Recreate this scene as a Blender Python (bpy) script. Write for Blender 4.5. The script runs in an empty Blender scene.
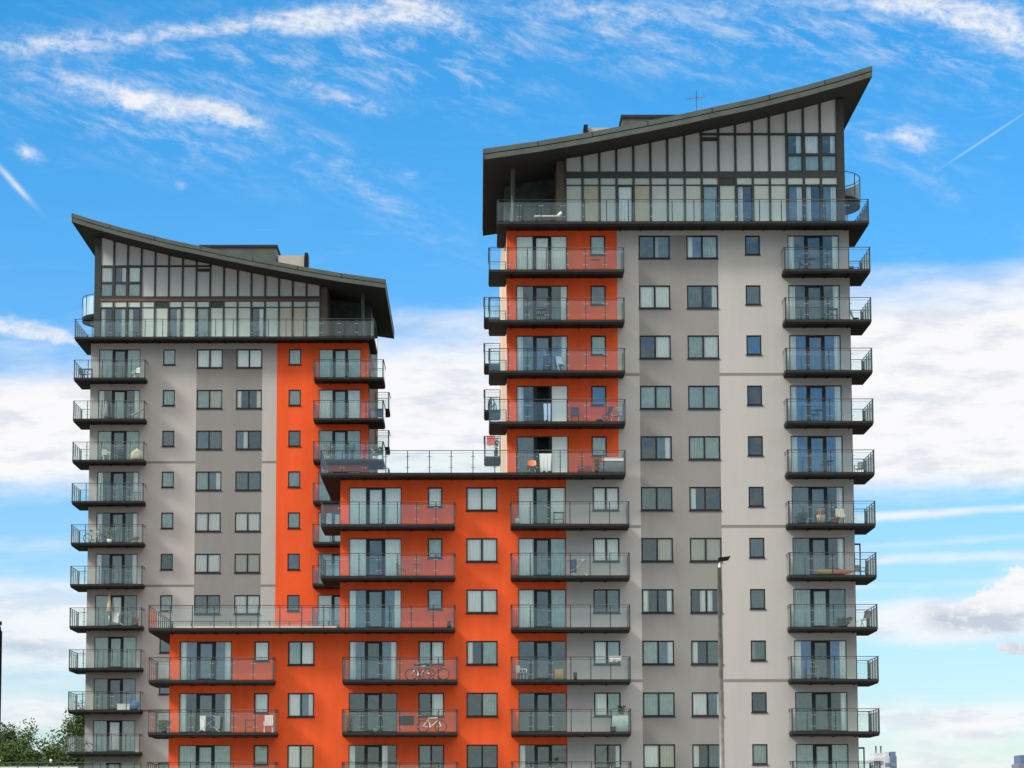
import bpy, math, random
from mathutils import Vector
R = math.radians
random.seed(7)
sc = bpy.context.scene
COL = sc.collection

# ------------------------------------------------------------------ materials
MATS = {}
def new_mat(name):
    m = bpy.data.materials.new(name); m.use_nodes = True
    nt = m.node_tree; nt.nodes.clear()
    out = nt.nodes.new('ShaderNodeOutputMaterial')
    MATS[name] = m
    return m, nt, out

def mat(name, col, rough=0.7, metal=0.0, var=0.0, vscale=1.5, bump=0.0, bscale=40.0, streak=False, spec=0.4):
    m, nt, out = new_mat(name)
    N, L = nt.nodes, nt.links
    p = N.new('ShaderNodeBsdfPrincipled')
    p.inputs['Base Color'].default_value = (*col, 1)
    p.inputs['Roughness'].default_value = rough
    p.inputs['Metallic'].default_value = metal
    p.inputs['Specular IOR Level'].default_value = spec
    L.new(p.outputs[0], out.inputs[0])
    if var or bump:
        g = N.new('ShaderNodeNewGeometry')
    if var:
        mp = N.new('ShaderNodeMapping')
        mp.inputs['Scale'].default_value = (1, 1, 0.16) if streak else (1, 1, 1)
        n = N.new('ShaderNodeTexNoise'); n.inputs['Scale'].default_value = vscale
        n.inputs['Detail'].default_value = 6; n.inputs['Roughness'].default_value = 0.62
        L.new(g.outputs['Position'], mp.inputs[0]); L.new(mp.outputs[0], n.inputs['Vector'])
        mx = N.new('ShaderNodeMix'); mx.data_type = 'RGBA'
        mx.inputs['A'].default_value = (*[c * (1 - var) for c in col], 1)
        mx.inputs['B'].default_value = (*[min(1, c * (1 + var)) for c in col], 1)
        rp = N.new('ShaderNodeMapRange'); rp.inputs['From Min'].default_value = .3; rp.inputs['From Max'].default_value = .7
        if streak:      # weathering: fine rain streaks running down the coat
            m3 = N.new('ShaderNodeMapping'); m3.inputs['Scale'].default_value = (1, 1, .055)
            n3 = N.new('ShaderNodeTexNoise'); n3.inputs['Scale'].default_value = 3.2; n3.inputs['Detail'].default_value = 5
            L.new(g.outputs['Position'], m3.inputs[0]); L.new(m3.outputs[0], n3.inputs['Vector'])
            av = N.new('ShaderNodeMix'); av.data_type = 'FLOAT'; av.inputs['Factor'].default_value = .22
            L.new(n.outputs[0], av.inputs['A']); L.new(n3.outputs[0], av.inputs['B'])
            L.new(av.outputs['Result'], rp.inputs[0])
        else:
            L.new(n.outputs[0], rp.inputs[0])
        L.new(rp.outputs[0], mx.inputs['Factor'])
        L.new(mx.outputs['Result'], p.inputs['Base Color'])
    if bump:
        n2 = N.new('ShaderNodeTexNoise'); n2.inputs['Scale'].default_value = bscale; n2.inputs['Detail'].default_value = 3
        L.new(g.outputs['Position'], n2.inputs['Vector'])
        b = N.new('ShaderNodeBump'); b.inputs['Strength'].default_value = bump; b.inputs['Distance'].default_value = 0.02
        L.new(n2.outputs[0], b.inputs['Height']); L.new(b.outputs[0], p.inputs['Normal'])
    return m

def glass_mat(name, tint, gloss, milk, milkcol=(.8, .85, .83), wav=0.0, rough=0.02):
    m, nt, out = new_mat(name); N, L = nt.nodes, nt.links
    t = N.new('ShaderNodeBsdfTransparent'); t.inputs[0].default_value = (*tint, 1)
    g = N.new('ShaderNodeBsdfGlossy'); g.inputs['Roughness'].default_value = rough; g.inputs[0].default_value = (.95, 1, .99, 1)
    fr = N.new('ShaderNodeFresnel'); fr.inputs[0].default_value = 1.5
    ad = N.new('ShaderNodeMath'); ad.operation = 'ADD'; ad.use_clamp = True; ad.inputs[1].default_value = gloss
    L.new(fr.outputs[0], ad.inputs[0])
    mx = N.new('ShaderNodeMixShader'); L.new(ad.outputs[0], mx.inputs[0]); L.new(t.outputs[0], mx.inputs[1]); L.new(g.outputs[0], mx.inputs[2])
    last = mx
    if milk:
        d = N.new('ShaderNodeBsdfDiffuse'); d.inputs[0].default_value = (*milkcol, 1)
        m2 = N.new('ShaderNodeMixShader'); m2.inputs[0].default_value = milk
        L.new(mx.outputs[0], m2.inputs[1]); L.new(d.outputs[0], m2.inputs[2]); last = m2
    if wav:
        ge = N.new('ShaderNodeNewGeometry')
        n = N.new('ShaderNodeTexNoise'); n.inputs['Scale'].default_value = .9; n.inputs['Detail'].default_value = 1
        b = N.new('ShaderNodeBump'); b.inputs['Strength'].default_value = wav; b.inputs['Distance'].default_value = .08
        L.new(ge.outputs['Position'], n.inputs['Vector']); L.new(n.outputs[0], b.inputs['Height']); L.new(b.outputs[0], g.inputs['Normal'])
    L.new(last.outputs[0], out.inputs[0])
    return m

mat('orange', (.79, .100, .023), .75, var=.14, vscale=.8, bump=.25, streak=True, spec=.2)
mat('light_render', (.432, .421, .402), .85, var=.055, vscale=.7, bump=.3, streak=True, spec=.2)
mat('side_render', (.72, .57, .46), .85, var=.05, vscale=.7, bump=.3, streak=True, spec=.2)  # pale flank coat, the sun's warmth is put into its colour
mat('shaded_side', (.16, .075, .05), .8, var=.1, vscale=.7, spec=.2)  # flank turned from the sun, its shade is put into the colour
mat('dark_render', (.24, .238, .23), .85, var=.07, vscale=.7, bump=.3, streak=True, spec=.2)
mat('groove', (.20, .19, .18), .9)
mat('interior', (.055, .075, .078), .9, var=.5, vscale=2.2)
mat('frame', (.016, .018, .020), .5, spec=.25)
mat('steel', (.013, .014, .014), .7, spec=.12, var=.25, vscale=3)
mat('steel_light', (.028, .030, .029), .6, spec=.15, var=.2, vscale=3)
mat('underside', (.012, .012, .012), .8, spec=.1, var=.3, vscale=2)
mat('rail', (.06, .063, .063), .4, metal=.3)
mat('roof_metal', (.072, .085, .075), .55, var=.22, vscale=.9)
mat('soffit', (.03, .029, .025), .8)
mat('cladding', (.55, .56, .56), .6, var=.06, vscale=.9, streak=True)
mat('spandrel', (.50, .57, .52), .3, var=.06, vscale=1.2)
mat('spandrel_beige', (.48, .44, .33), .4, var=.1, vscale=2)
mat('olive_frame', (.040, .046, .041), .5, var=.15, vscale=2)
mat('rust', (.20, .09, .055), .6, var=.15, vscale=2)
mat('brown_pier', (.11, .085, .055), .6, var=.2, vscale=2)
mat('curtain_white', (.94, .94, .90), .95)
mat('leaf_glass', (.80, .88, .84), .3)
mat('curtain_cream', (.70, .66, .54), .95)
mat('curtain_sheer', (.47, .58, .54), .95, var=.15, vscale=3)
mat('slate_reflection', (.15, .25, .34), .9, var=.25, vscale=2)  # muted blue sheet, reflected sky put into its colour
mat('blue_reflection', (.04, .25, .55), .9, var=.2, vscale=2)  # blue sheet behind the pane, painted as the sky's reflection
mat('curtain_dim', (.16, .21, .21), .95, var=.2, vscale=3)
glass_mat('pane', (.95, .99, .975), .095, 0, wav=.22)
glass_mat('balustrade', (.89, .955, .935), .03, .016, (.72, .80, .78))
glass_mat('balustrade_back', (.88, .94, .92), .03, .04, (.7, .8, .8))
mat('white_plastic', (.82, .82, .80), .45)
mat('black_plastic', (.02, .02, .022), .5)
mat('tyre', (.015, .015, .016), .8)
mat('chrome', (.5, .5, .5), .3, metal=.8)
mat('red_metal', (.35, .03, .03), .4)
mat('red_cloth', (.30, .05, .06), .9)
mat('pink_cloth', (.75, .22, .24), .9)
mat('blue_cloth', (.05, .16, .50), .9)
mat('pale_blue_cloth', (.42, .58, .75), .9)
mat('navy_cloth', (.03, .045, .12), .9)
mat('white_cloth', (.80, .80, .82), .95)
mat('tan_cloth', (.55, .46, .36), .95)
mat('grey_cloth', (.25, .26, .28), .95)
mat('orange_plastic', (.85, .20, .03), .4)
mat('yellow_plastic', (.85, .45, .05), .4)
mat('cardboard', (.52, .36, .17), .9)
mat('terracotta', (.50, .42, .32), .8)
mat('dark_wicker', (.035, .035, .038), .7, var=.4, vscale=25)
mat('wood', (.22, .12, .06), .6, var=.2, vscale=10)
mat('leaf_a', (.052, .108, .016), .6, var=.35, vscale=.9)
mat('leaf_b', (.030, .066, .012), .6, var=.35, vscale=.9)
mat('leaf_c', (.080, .135, .026), .6, var=.3, vscale=.9)
mat('flower', (.55, .06, .08), .7)
mat('pale_leaf', (.35, .38, .25), .7)
mat('bark', (.07, .05, .035), .9, var=.3, vscale=6)
mat('lamp_pole', (.22, .21, .19), .5, metal=.3, var=.25, vscale=4)
mat('lamp_white', (.72, .72, .70), .4)
mat('asphalt', (.05, .05, .052), .9, var=.2, vscale=3, bump=.3)
mat('paving', (.26, .25, .235), .9, var=.15, vscale=2, bump=.2)
mat('paint_white', (.78, .78, .76), .7)
mat('grass', (.045, .055, .03), .95, var=.35, vscale=.6, bump=.5)
mat('far_pale', (.55, .58, .62), .8)
mat('far_blue', (.12, .17, .30), .6)
mat('far_grey', (.20, .22, .27), .8)
mat('light_roof', (.42, .39, .34), .6)

# slatted soffit: fine boards across the overhang
nt = MATS['soffit'].node_tree
p = [n for n in nt.nodes if n.type == 'BSDF_PRINCIPLED'][0]
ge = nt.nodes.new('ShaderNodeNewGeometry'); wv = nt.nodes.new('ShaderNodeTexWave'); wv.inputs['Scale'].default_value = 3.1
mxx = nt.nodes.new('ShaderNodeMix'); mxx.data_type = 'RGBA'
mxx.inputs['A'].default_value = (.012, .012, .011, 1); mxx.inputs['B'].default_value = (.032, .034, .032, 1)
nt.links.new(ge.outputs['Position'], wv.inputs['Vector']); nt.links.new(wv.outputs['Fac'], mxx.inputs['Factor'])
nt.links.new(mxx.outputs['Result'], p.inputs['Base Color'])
# ribbed cladding
nt = MATS['cladding'].node_tree
p = [n for n in nt.nodes if n.type == 'BSDF_PRINCIPLED'][0]
ge = nt.nodes.new('ShaderNodeNewGeometry'); wv = nt.nodes.new('ShaderNodeTexWave'); wv.inputs['Scale'].default_value = 1.6
bm_ = nt.nodes.new('ShaderNodeBump'); bm_.inputs['Strength'].default_value = .16; bm_.inputs['Distance'].default_value = .03
nt.links.new(ge.outputs['Position'], wv.inputs['Vector']); nt.links.new(wv.outputs['Fac'], bm_.inputs['Height'])
nt.links.new(bm_.outputs[0], p.inputs['Normal'])

# ------------------------------------------------------------------ mesh builder
WORLD = {}          # object name -> its origin in the world (no rotation) for parenting
class MB:
    def __init__(s): s.v, s.f, s.m, s.sm = [], [], [], []
    def face(s, pts, m, smooth=False):
        i = len(s.v); s.v += [tuple(p) for p in pts]; s.f.append(tuple(range(i, i + len(pts)))); s.m.append(m); s.sm.append(smooth)
    def box(s, x0, x1, y0, y1, z0, z1, m):
        if x0 > x1: x0, x1 = x1, x0
        if y0 > y1: y0, y1 = y1, y0
        if z0 > z1: z0, z1 = z1, z0
        i = len(s.v)
        s.v += [(x0,y0,z0),(x1,y0,z0),(x1,y1,z0),(x0,y1,z0),(x0,y0,z1),(x1,y0,z1),(x1,y1,z1),(x0,y1,z1)]
        for q in ((0,3,2,1),(4,5,6,7),(0,1,5,4),(1,2,6,5),(2,3,7,6),(3,0,4,7)):
            s.f.append(tuple(i + k for k in q)); s.m.append(m); s.sm.append(False)
        return s
    def tube(s, pts, r, m, n=8, closed=False):
        pts = [Vector(p) for p in pts]; rr = r if isinstance(r, (list, tuple)) else [r] * len(pts)
        base = len(s.v); K = len(pts)
        for k, p in enumerate(pts):
            a = pts[(k - 1) % K] if closed else pts[max(k - 1, 0)]
            b = pts[(k + 1) % K] if closed else pts[min(k + 1, K - 1)]
            d = (b - a).normalized()
            up = Vector((0, 0, 1)) if abs(d.z) < .9 else Vector((0, 1, 0))
            u = d.cross(up).normalized(); w = d.cross(u)
            for j in range(n):
                t = 2 * math.pi * j / n
                s.v.append(tuple(p + (u * math.cos(t) + w * math.sin(t)) * rr[k]))
        for k in range(K if closed else K - 1):
            for j in range(n):
                a0 = base + k * n + j; a1 = base + k * n + (j + 1) % n
                b0 = base + ((k + 1) % K) * n + j; b1 = base + ((k + 1) % K) * n + (j + 1) % n
                s.f.append((a0, a1, b1, b0)); s.m.append(m); s.sm.append(True)
        if not closed:
            s.f.append(tuple(base + j for j in range(n))); s.m.append(m); s.sm.append(False)
            s.f.append(tuple(base + (K - 1) * n + j for j in reversed(range(n)))); s.m.append(m); s.sm.append(False)
        return s
    def lathe(s, c, prof, m, n=14):
        base = len(s.v)
        for (r, z) in prof:
            for j in range(n):
                t = 2 * math.pi * j / n
                s.v.append((c[0] + r * math.cos(t), c[1] + r * math.sin(t), c[2] + z))
        for k in range(len(prof) - 1):
            for j in range(n):
                s.f.append((base + k*n + j, base + k*n + (j+1) % n, base + (k+1)*n + (j+1) % n, base + (k+1)*n + j)); s.m.append(m); s.sm.append(True)
        return s
    def mesh(s, name, mats):
        me = bpy.data.meshes.new(name); me.from_pydata(s.v, [], s.f)
        names = []
        for m in s.m:
            if m not in names: names.append(m)
        for m in names: me.materials.append(MATS[m])
        ix = {m: i for i, m in enumerate(names)}
        me.polygons.foreach_set('material_index', [ix[m] for m in s.m])
        me.polygons.foreach_set('use_smooth', s.sm)
        me.update(); return me
    def build(s, name, parent=None, origin=(0, 0, 0)):
        """geometry is in coordinates relative to origin, origin is in world coordinates"""
        return put(s.mesh(name, None), name, parent, origin)

def put(me, name, parent=None, origin=(0, 0, 0)):
    o = bpy.data.objects.new(name, me); COL.objects.link(o)
    po = WORLD[parent.name] if parent else (0, 0, 0)
    o.parent = parent
    o.location = (origin[0] - po[0], origin[1] - po[1], origin[2] - po[2])
    WORLD[o.name] = origin
    return o

def empty(name, origin, label, cat, group=None):
    o = bpy.data.objects.new(name, None); COL.objects.link(o); o.location = origin
    o.empty_display_size = .3
    WORLD[o.name] = origin
    tag(o, label, cat, group); return o
def tag(o, label=None, cat=None, group=None, kind=None):
    if label: o['label'] = label
    if cat: o['category'] = cat
    if group: o['group'] = group
    if kind: o['kind'] = kind
    return o

# ------------------------------------------------------------------ levels and planes
CZ = 1.7
def Z(k): return 7.29 + 3.005 * k
HEAD = 2.32

# ------------------------------------------------------------------ wall with real openings
def facade(mb, Y, xb, zb, inside, matf, holes, depth=1.3):
    xs = sorted(set([round(v, 4) for v in xb] + [round(h[0], 4) for h in holes] + [round(h[1], 4) for h in holes]))
    zs = sorted(set([round(v, 4) for v in zb] + [round(h[2], 4) for h in holes] + [round(h[3], 4) for h in holes]))
    for i in range(len(xs) - 1):
        cx_ = (xs[i] + xs[i+1]) / 2
        for j in range(len(zs) - 1):
            cz_ = (zs[j] + zs[j+1]) / 2
            if not inside(cx_, cz_): continue
            if any(h[0] < cx_ < h[1] and h[2] < cz_ < h[3] for h in holes): continue
            mb.face([(xs[i], Y, zs[j]), (xs[i+1], Y, zs[j]), (xs[i+1], Y, zs[j+1]), (xs[i], Y, zs[j+1])], matf(cx_, cz_))
    for (x0, x1, z0, z1) in holes:
        mt = matf((x0 + x1) / 2, (z0 + z1) / 2); a = Y; b = Y + .16; c = Y + depth
        for (ya, yb, m) in ((a, b, mt), (b, c, 'interior')):
            mb.face([(x0, ya, z0), (x0, yb, z0), (x0, yb, z1), (x0, ya, z1)], m)
            mb.face([(x1, ya, z0), (x1, ya, z1), (x1, yb, z1), (x1, yb, z0)], m)
            mb.face([(x0, ya, z0), (x1, ya, z0), (x1, yb, z0), (x0, yb, z0)], m)
            mb.face([(x0, ya, z1), (x0, yb, z1), (x1, yb, z1), (x1, ya, z1)], m)
        mb.face([(x0, c, z0), (x1, c, z0), (x1, c, z1), (x0, c, z1)], 'interior')

# ------------------------------------------------------------------ windows and doors
CACHE = {}
def curtain_mb(segs, h, y=.15):
    """segs: list of (x0, x1, material, zbottom) wavy hanging cloth or sheets painted as reflections"""
    mb = MB()
    for (x0, x1, m, zb) in segs:
        n = max(4, int((x1 - x0) / .035)); ph = random.random() * 6
        pr = None
        for k in range(n + 1):
            x = x0 + (x1 - x0) * k / n
            yy = y + .028 * math.sin(ph + x * 34) + .015 * math.sin(ph * 2 + x * 71)
            if pr: mb.face([(pr[0], pr[1], zb), (x, yy, zb), (x, yy, h - .02), (pr[0], pr[1], h - .02)], m, True)
            pr = (x, yy)
    return mb
CODE = {'W': [(0, 1, 'curtain_white')], 'C': [(0, 1, 'curtain_cream')], 'T': [(0, 1, 'curtain_sheer')], 'B': [(0, 1, 'blue_reflection')],
        'D': [], 'l': [(0, .38, 'curtain_white')], 'r': [(.62, 1, 'curtain_white')], 'm': [(0, 1, 'curtain_dim')],
        'p': [(0, .38, 'curtain_white'), (.39, 1, 'blue_reflection')], 'q': [(0, .6, 'blue_reflection'), (.61, 1, 'curtain_white')],
        'x': [(0, .6, 'slate_reflection'), (.61, 1, 'curtain_white')], 'y': [(0, .38, 'curtain_white'), (.39, 1, 'slate_reflection')], 'b': [(0, 1, 'slate_reflection')],
        'O': [], 's': [(0, .25, 'curtain_sheer'), (.26, 1, 'curtain_dim')]}
def segs_for(code, spans):
    out = []
    for c, (a, b) in zip(code, spans):
        for (f0, f1, m) in CODE[c]: out.append((a + (b - a) * f0, a + (b - a) * f1, m, .04))
    return out

def window(parent, x0, x1, z0, z1, Y, code, label=None):
    w, h = x1 - x0, z1 - z0
    w = round(w, 3); h = round(h, 3); n = len(code)
    t = .075; e = .003; mullw = .10
    if n == 1: spans = [(t, w - t)]
    else: spans = [(t, w / 2 - mullw / 2), (w / 2 + mullw / 2, w - t)]
    key = ('win', w, h, n)
    if key not in CACHE:
        f = MB()
        f.box(e, t, .05, .13, e, h - e, 'frame'); f.box(w - t, w - e, .05, .13, e, h - e, 'frame')
        f.box(t, w - t, .052, .128, h - t, h - e, 'frame'); f.box(t, w - t, .052, .128, e, t, 'frame')
        if n == 2:
            f.box(w / 2 - mullw / 2, w / 2 + mullw / 2, .045, .127, t, h - t, 'frame')
        f.box(-.04, w + .04, -.06, .045, -.06, -.004, 'frame')
        g = MB()
        for (a, b) in spans: g.face([(a, .10, t), (b, .10, t), (b, .10, h - t), (a, .10, h - t)], 'pane')
        CACHE[key] = (f.mesh('window', 0), g.mesh('pane', 0))
    fm, gm = CACHE[key]
    o = put(fm, 'window', parent, (x0, Y, z0))
    put(gm, 'pane', o, (x0, Y, z0))
    sg = segs_for(code, spans)
    if sg: curtain_mb(sg, h).build('curtain', o, (x0, Y, z0))
    if label: o['label'] = label
    return o

def slider(parent, x0, x1, z0, z1, Y, code):
    w, h = round(x1 - x0, 3), round(z1 - z0, 3); e = .003
    A, B, C_, D_ = w * .325, w * .395, w * .622, w * .69
    is_open = code[1] == 'O'
    key = ('sl', w, h, is_open)
    spans = [(.045, A), (B, C_), (D_, w - .045)]
    if key not in CACHE:
        f = MB()
        f.box(e, .045, .05, .13, e, h - e, 'frame'); f.box(w - .045, w - e, .05, .13, e, h - e, 'frame')
        f.box(.045, w - .045, .052, .128, h - .05, h - e, 'frame'); f.box(.045, w - .045, .052, .128, e, .06, 'frame')
        f.box(A, B, .046, .126, .06, h - .05, 'frame'); f.box(C_, D_, .046, .126, .06, h - .05, 'frame')
        if not is_open:
            f.box(B, C_, .048, .124, h - .14, h - .05, 'frame'); f.box(B, C_, .048, .124, .06, .16, 'frame')
        g = MB()
        for i, (a, b) in enumerate(spans):
            if i == 1 and is_open: continue
            g.face([(a, .10, .06), (b, .10, .06), (b, .10, h - .05), (a, .10, h - .05)], 'pane')
        if is_open:
            gl = []
            for fc in g.f:
                q = MB(); q.face([g.v[i_] for i_ in fc], 'pane'); gl.append(q.mesh('pane', 0))
        else: gl = [g.mesh('pane', 0)]
        CACHE[key] = (f.mesh('glazed_door', 0), gl)
    fm, gl = CACHE[key]
    o = put(fm, 'glazed_door', parent, (x0, Y, z0))
    for gm in gl: put(gm, 'pane', o, (x0, Y, z0))
    sg = segs_for(code, spans)
    if sg: curtain_mb(sg, h).build('curtain', o, (x0, Y, z0))
    if is_open:
        d = MB(); a, b = D_ - .02, D_ + .86; y = -.07
        for (p, q, r, s_) in ((a, a + .1, .03, h - .04), (b - .15, b, .03, h - .04), (a + .1, b - .15, h - .16, h - .04), (a + .1, b - .15, .03, .2)):
            d.box(p, q, y, y + .05, r, s_, 'white_plastic')
        d.face([(a + .1, y + .02, .2), (b - .15, y + .02, .2), (b - .15, y + .02, h - .16), (a + .1, y + .02, h - .16)], 'leaf_glass')
        lf = d.build('door_leaf', o, (x0, Y, z0)); lf['label'] = 'white framed door leaf folded open against the fixed glazing'
    return o

# ------------------------------------------------------------------ balconies
def railing(rb, gb, path, z, inward, gmat='balustrade', step=1.15, top=1.29, mat_='rail'):
    """path: list of (x,y); inward: list of unit (dx,dy) per segment"""
    for (p, q), (ix, iy) in zip(zip(path[:-1], path[1:]), inward):
        L = math.hypot(q[0]-p[0], q[1]-p[1]); n = max(1, round(L / step))
        dx, dy = (q[0]-p[0]) / L, (q[1]-p[1]) / L
        rb.tube([(p[0], p[1], z + top), (q[0], q[1], z + top)], .024, mat_, 6)
        for k in range(n + 1):
            t = .0 if k == 0 else (L if k == n else L * k / n)
            t = min(max(t, .03), L - .03)
            x = p[0] + dx * t + ix * .07; y = p[1] + dy * t + iy * .07
            w = .025
            rb.box(x - w, x + w, y - w, y + w, z + .002, z + top - .02, mat_)
            if 0 < k < n:
                for hz in (.30, .95):
                    rb.box(x - abs(dx) * .12 - .012, x + abs(dx) * .12 + .012, y - abs(dy) * .12 - .012, y + abs(dy) * .12 + .012, z + hz - .018, z + hz + .018, 'chrome')
        for k in range(n):
            a = L * k / n + .02; b = L * (k + 1) / n - .02
            gb.face([(p[0] + dx * a, p[1] + dy * a, z + .05), (p[0] + dx * b, p[1] + dy * b, z + .05),
                     (p[0] + dx * b, p[1] + dy * b, z + 1.14), (p[0] + dx * a, p[1] + dy * a, z + 1.14)], gmat)
        # thin cap line on the glass
        rb.box(min(p[0], q[0]) - .008, max(p[0], q[0]) + .008, min(p[1], q[1]) - .008, max(p[1], q[1]) + .008, z + 1.142, z + 1.156, 'steel')

def balcony(parent, rects, path, inward, z, name='balcony', gmat='balustrade', step=1.15):
    """rects: plan rectangles (x0,x1,y0,y1) butted together"""
    mb = MB(); o0 = (rects[0][0], rects[0][2], z)
    def rel(x, y): return x - o0[0], y - o0[1]
    for (x0, x1, y0, y1) in rects:
        a, b = rel(x0, y0); c, d = rel(x1, y1)
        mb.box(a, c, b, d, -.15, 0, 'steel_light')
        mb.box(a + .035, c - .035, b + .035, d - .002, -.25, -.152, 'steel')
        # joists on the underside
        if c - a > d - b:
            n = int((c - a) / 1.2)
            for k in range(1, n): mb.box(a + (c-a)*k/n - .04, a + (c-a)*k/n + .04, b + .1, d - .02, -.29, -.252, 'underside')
    o = mb.build(name, parent, o0)
    rb, gb = MB(), MB()
    railing(rb, gb, [rel(*p) for p in path], 0, inward, gmat, step)
    rb.build('railing', o, o0); gb.build('glass_balustrade', o, o0)
    return o

# ------------------------------------------------------------------ the tower (mirrored by s)
PROF = [(-1.26, 9.10), (.6, 8.52), (2.5, 7.98), (4.2, 7.54), (5.8, 7.13), (8.2, 6.62), (9.8, 6.26), (12.14, 5.78), (15.5, 5.12), (18.5, 4.60), (21.68, 4.14)]
def roofz(u):
    for (a, za), (b, zb) in zip(PROF[:-1], PROF[1:]):
        if u <= b: return za + (zb - za) * (u - a) / (b - a)
    return PROF[-1][1]

def tower_top(root, X, Yw, left):
    """penthouse, terrace, roof and plant room; X(u) gives world x"""
    z0 = Z(10) + (.115 if left else 0); ro = WORLD[root.name]
    Yp = Yw + 1.4
    def bx(mb, u0, u1, y0, y1, za, zb, m): mb.box(X(u0), X(u1), y0, y1, za, zb, m)
    def sheet(mb, u0, u1, y, za0, za1, zb0, zb1, m):   # vertical sheet, top may slope
        mb.face([(X(u0), y, za0), (X(u1), y, za1), (X(u1), y, zb1), (X(u0), y, zb0)], m)
    sof = lambda u: z0 + roofz(u) - .64
    mb = MB(); wins = []
    end = 17.31; first = .42; step = 1.023; bays = 16
    # bays
    types = {0: 'win', 1: 'win', 2: 'win', 5: 'win', 7: 'win', 12 if not left else 11: 'win', 14: 'beige', 11 if not left else 13: 'beige'}
    for i in range(bays):
        u0 = first + i * step + .07; u1 = first + (i + 1) * step - .07
        t = types.get(i, 'pan')
        if t != 'win':
            sheet(mb, u0, u1, Yp, z0 + .06, z0 + .06, z0 + 2.62, z0 + 2.62, 'spandrel' if t == 'pan' else 'spandrel_beige')
        else:
            wins.append((u0, u1, z0 + .06, z0 + 2.62))
        sheet(mb, u0, u1, Yp, z0 + 2.70, z0 + 2.70, z0 + 3.09, z0 + 3.09, 'olive_frame' if i in ((6,) if not left else (4, 8)) else 'spandrel')
        top = min(sof(u0), sof(u1)) + .02
        if i < 3:
            wins.append((u0, u1, z0 + 3.50, z0 + 4.48)); wins.append((u0, u1, z0 + 4.56, z0 + 5.72))
            sheet(mb, u0, u1, Yp, z0 + 5.82, z0 + 5.82, sof(u0) + .03, sof(u1) + .03, 'cladding')
        elif sof((u0 + u1) / 2) > z0 + 5.85:
            sheet(mb, u0, u1, Yp, z0 + 3.50, z0 + 3.50, z0 + 5.72, z0 + 5.72, 'cladding')
            sheet(mb, u0, u1, Yp, z0 + 5.82, z0 + 5.82, sof(u0) + .03, sof(u1) + .03, 'cladding')
        else:
            sheet(mb, u0, u1, Yp, z0 + 3.50, z0 + 3.50, sof(u0) + .03, sof(u1) + .03, 'cladding')
        if i == 7:
            bx(mb, u0 - .03, u1 + .03, Yp - .05, Yp - .005, z0 + 5.35, z0 + 5.6, 'olive_frame')
    # posts and transoms
    fr = MB()
    for i in range(bays + 1):
        u = first + i * step
        fr.box(X(u - .07), X(u + .07), Yp - .07, Yp + .05, z0 + .03, min(sof(u - .05), sof(u + .05)) + .01, 'olive_frame')
    bx(fr, first + .071, end - .5, Yp - .05, Yp + .04, z0 + 3.09, z0 + 3.50, 'olive_frame')
    bx(fr, first + .071, end - .5, Yp - .04, Yp + .03, z0 + 2.62, z0 + 2.70, 'olive_frame')
    utop = max(u for u in [first + k * .1 for k in range(170)] if sof(u) > z0 + 5.85)
    bx(fr, first + .071, utop, Yp - .045, Yp + .035, z0 + 5.70, z0 + 5.85, 'olive_frame')
    bx(fr, first + .071, first + 3 * step - .071, Yp - .045, Yp + .035, z0 + 4.46, z0 + 4.58, 'olive_frame')
    if left: bx(fr, first + .06, end - .52, Yp - .075, Yp - .052, z0 + 3.16, z0 + 3.30, 'rust')
    for (a, b, c, d) in wins:
        e_ = .05
        fr.box(X(a), X(a + e_), Yp - .02, Yp + .03, c, d, 'frame'); fr.box(X(b - e_), X(b), Yp - .02, Yp + .03, c, d, 'frame')
        fr.box(X(a + e_), X(b - e_), Yp - .02, Yp + .03, c, c + e_, 'frame'); fr.box(X(a + e_), X(b - e_), Yp - .02, Yp + .03, d - e_, d, 'frame')
        # room behind
        x0, x1 = sorted((X(a), X(b))); y0, y1 = Yp + .03, Yp + 1.3
        mb.face([(x0, y0, c), (x0, y1, c), (x0, y1, d), (x0, y0, d)], 'interior'); mb.face([(x1, y0, c), (x1, y1, c), (x1, y1, d), (x1, y0, d)], 'interior')
        mb.face([(x0, y0, c), (x1, y0, c), (x1, y1, c), (x0, y1, c)], 'interior'); mb.face([(x0, y0, d), (x1, y0, d), (x1, y1, d), (x0, y1, d)], 'interior')
        mb.face([(x0, y1, c), (x1, y1, c), (x1, y1, d), (x0, y1, d)], 'interior')
    # outer pier, inner pier
    mb.box(X(0), X(first - .072), Yp - .03, Yp + .06, z0 + .03, sof(first) + .01, 'olive_frame')
    mb.box(X(16.84), X(end), Yp - .03, Yp + .06, z0 + .03, sof(end) + .01, 'brown_pier')
    # outer side wall, loggia walls, back wall
    Yb = Yw + 21.4
    def ywall(u, ya, yb, za, zb, m): mb.face([(X(u), ya, za), (X(u), yb, za), (X(u), yb, zb), (X(u), ya, zb)], m)
    ywall(0, Yp + .06, Yb, z0, sof(0), 'olive_frame')
    ywall(end, Yp + .06, Yp + 5, z0, sof(end), 'brown_pier')
    ywall(20.4, Yp + 5, Yb, z0, sof(20.4), 'olive_frame')
    sheet(mb, end, 20.4, Yp + 5, z0, z0, sof(end), sof(20.4), 'interior')
    for (a, b) in zip(PROF[1:-1], PROF[2:-1]):
        u0, u1 = max(0, a[0]), min(20.4, b[0])
        if u1 > u0: sheet(mb, u0, u1, Yb, z0, z0, z0 + roofz(u0) - .63, z0 + roofz(u1) - .63, 'olive_frame')
    # glass doors at the back of the loggia
    for k in range(3): bx(mb, 17.6 + k * .9, 18.3 + k * .9, Yp + 4.90, Yp + 4.97, z0 + .1, z0 + 2.3, 'curtain_dim')
    pw = mb.build('penthouse_wall', root, (0, 0, 0))
    fr.build('frame', pw, (0, 0, 0))
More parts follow.
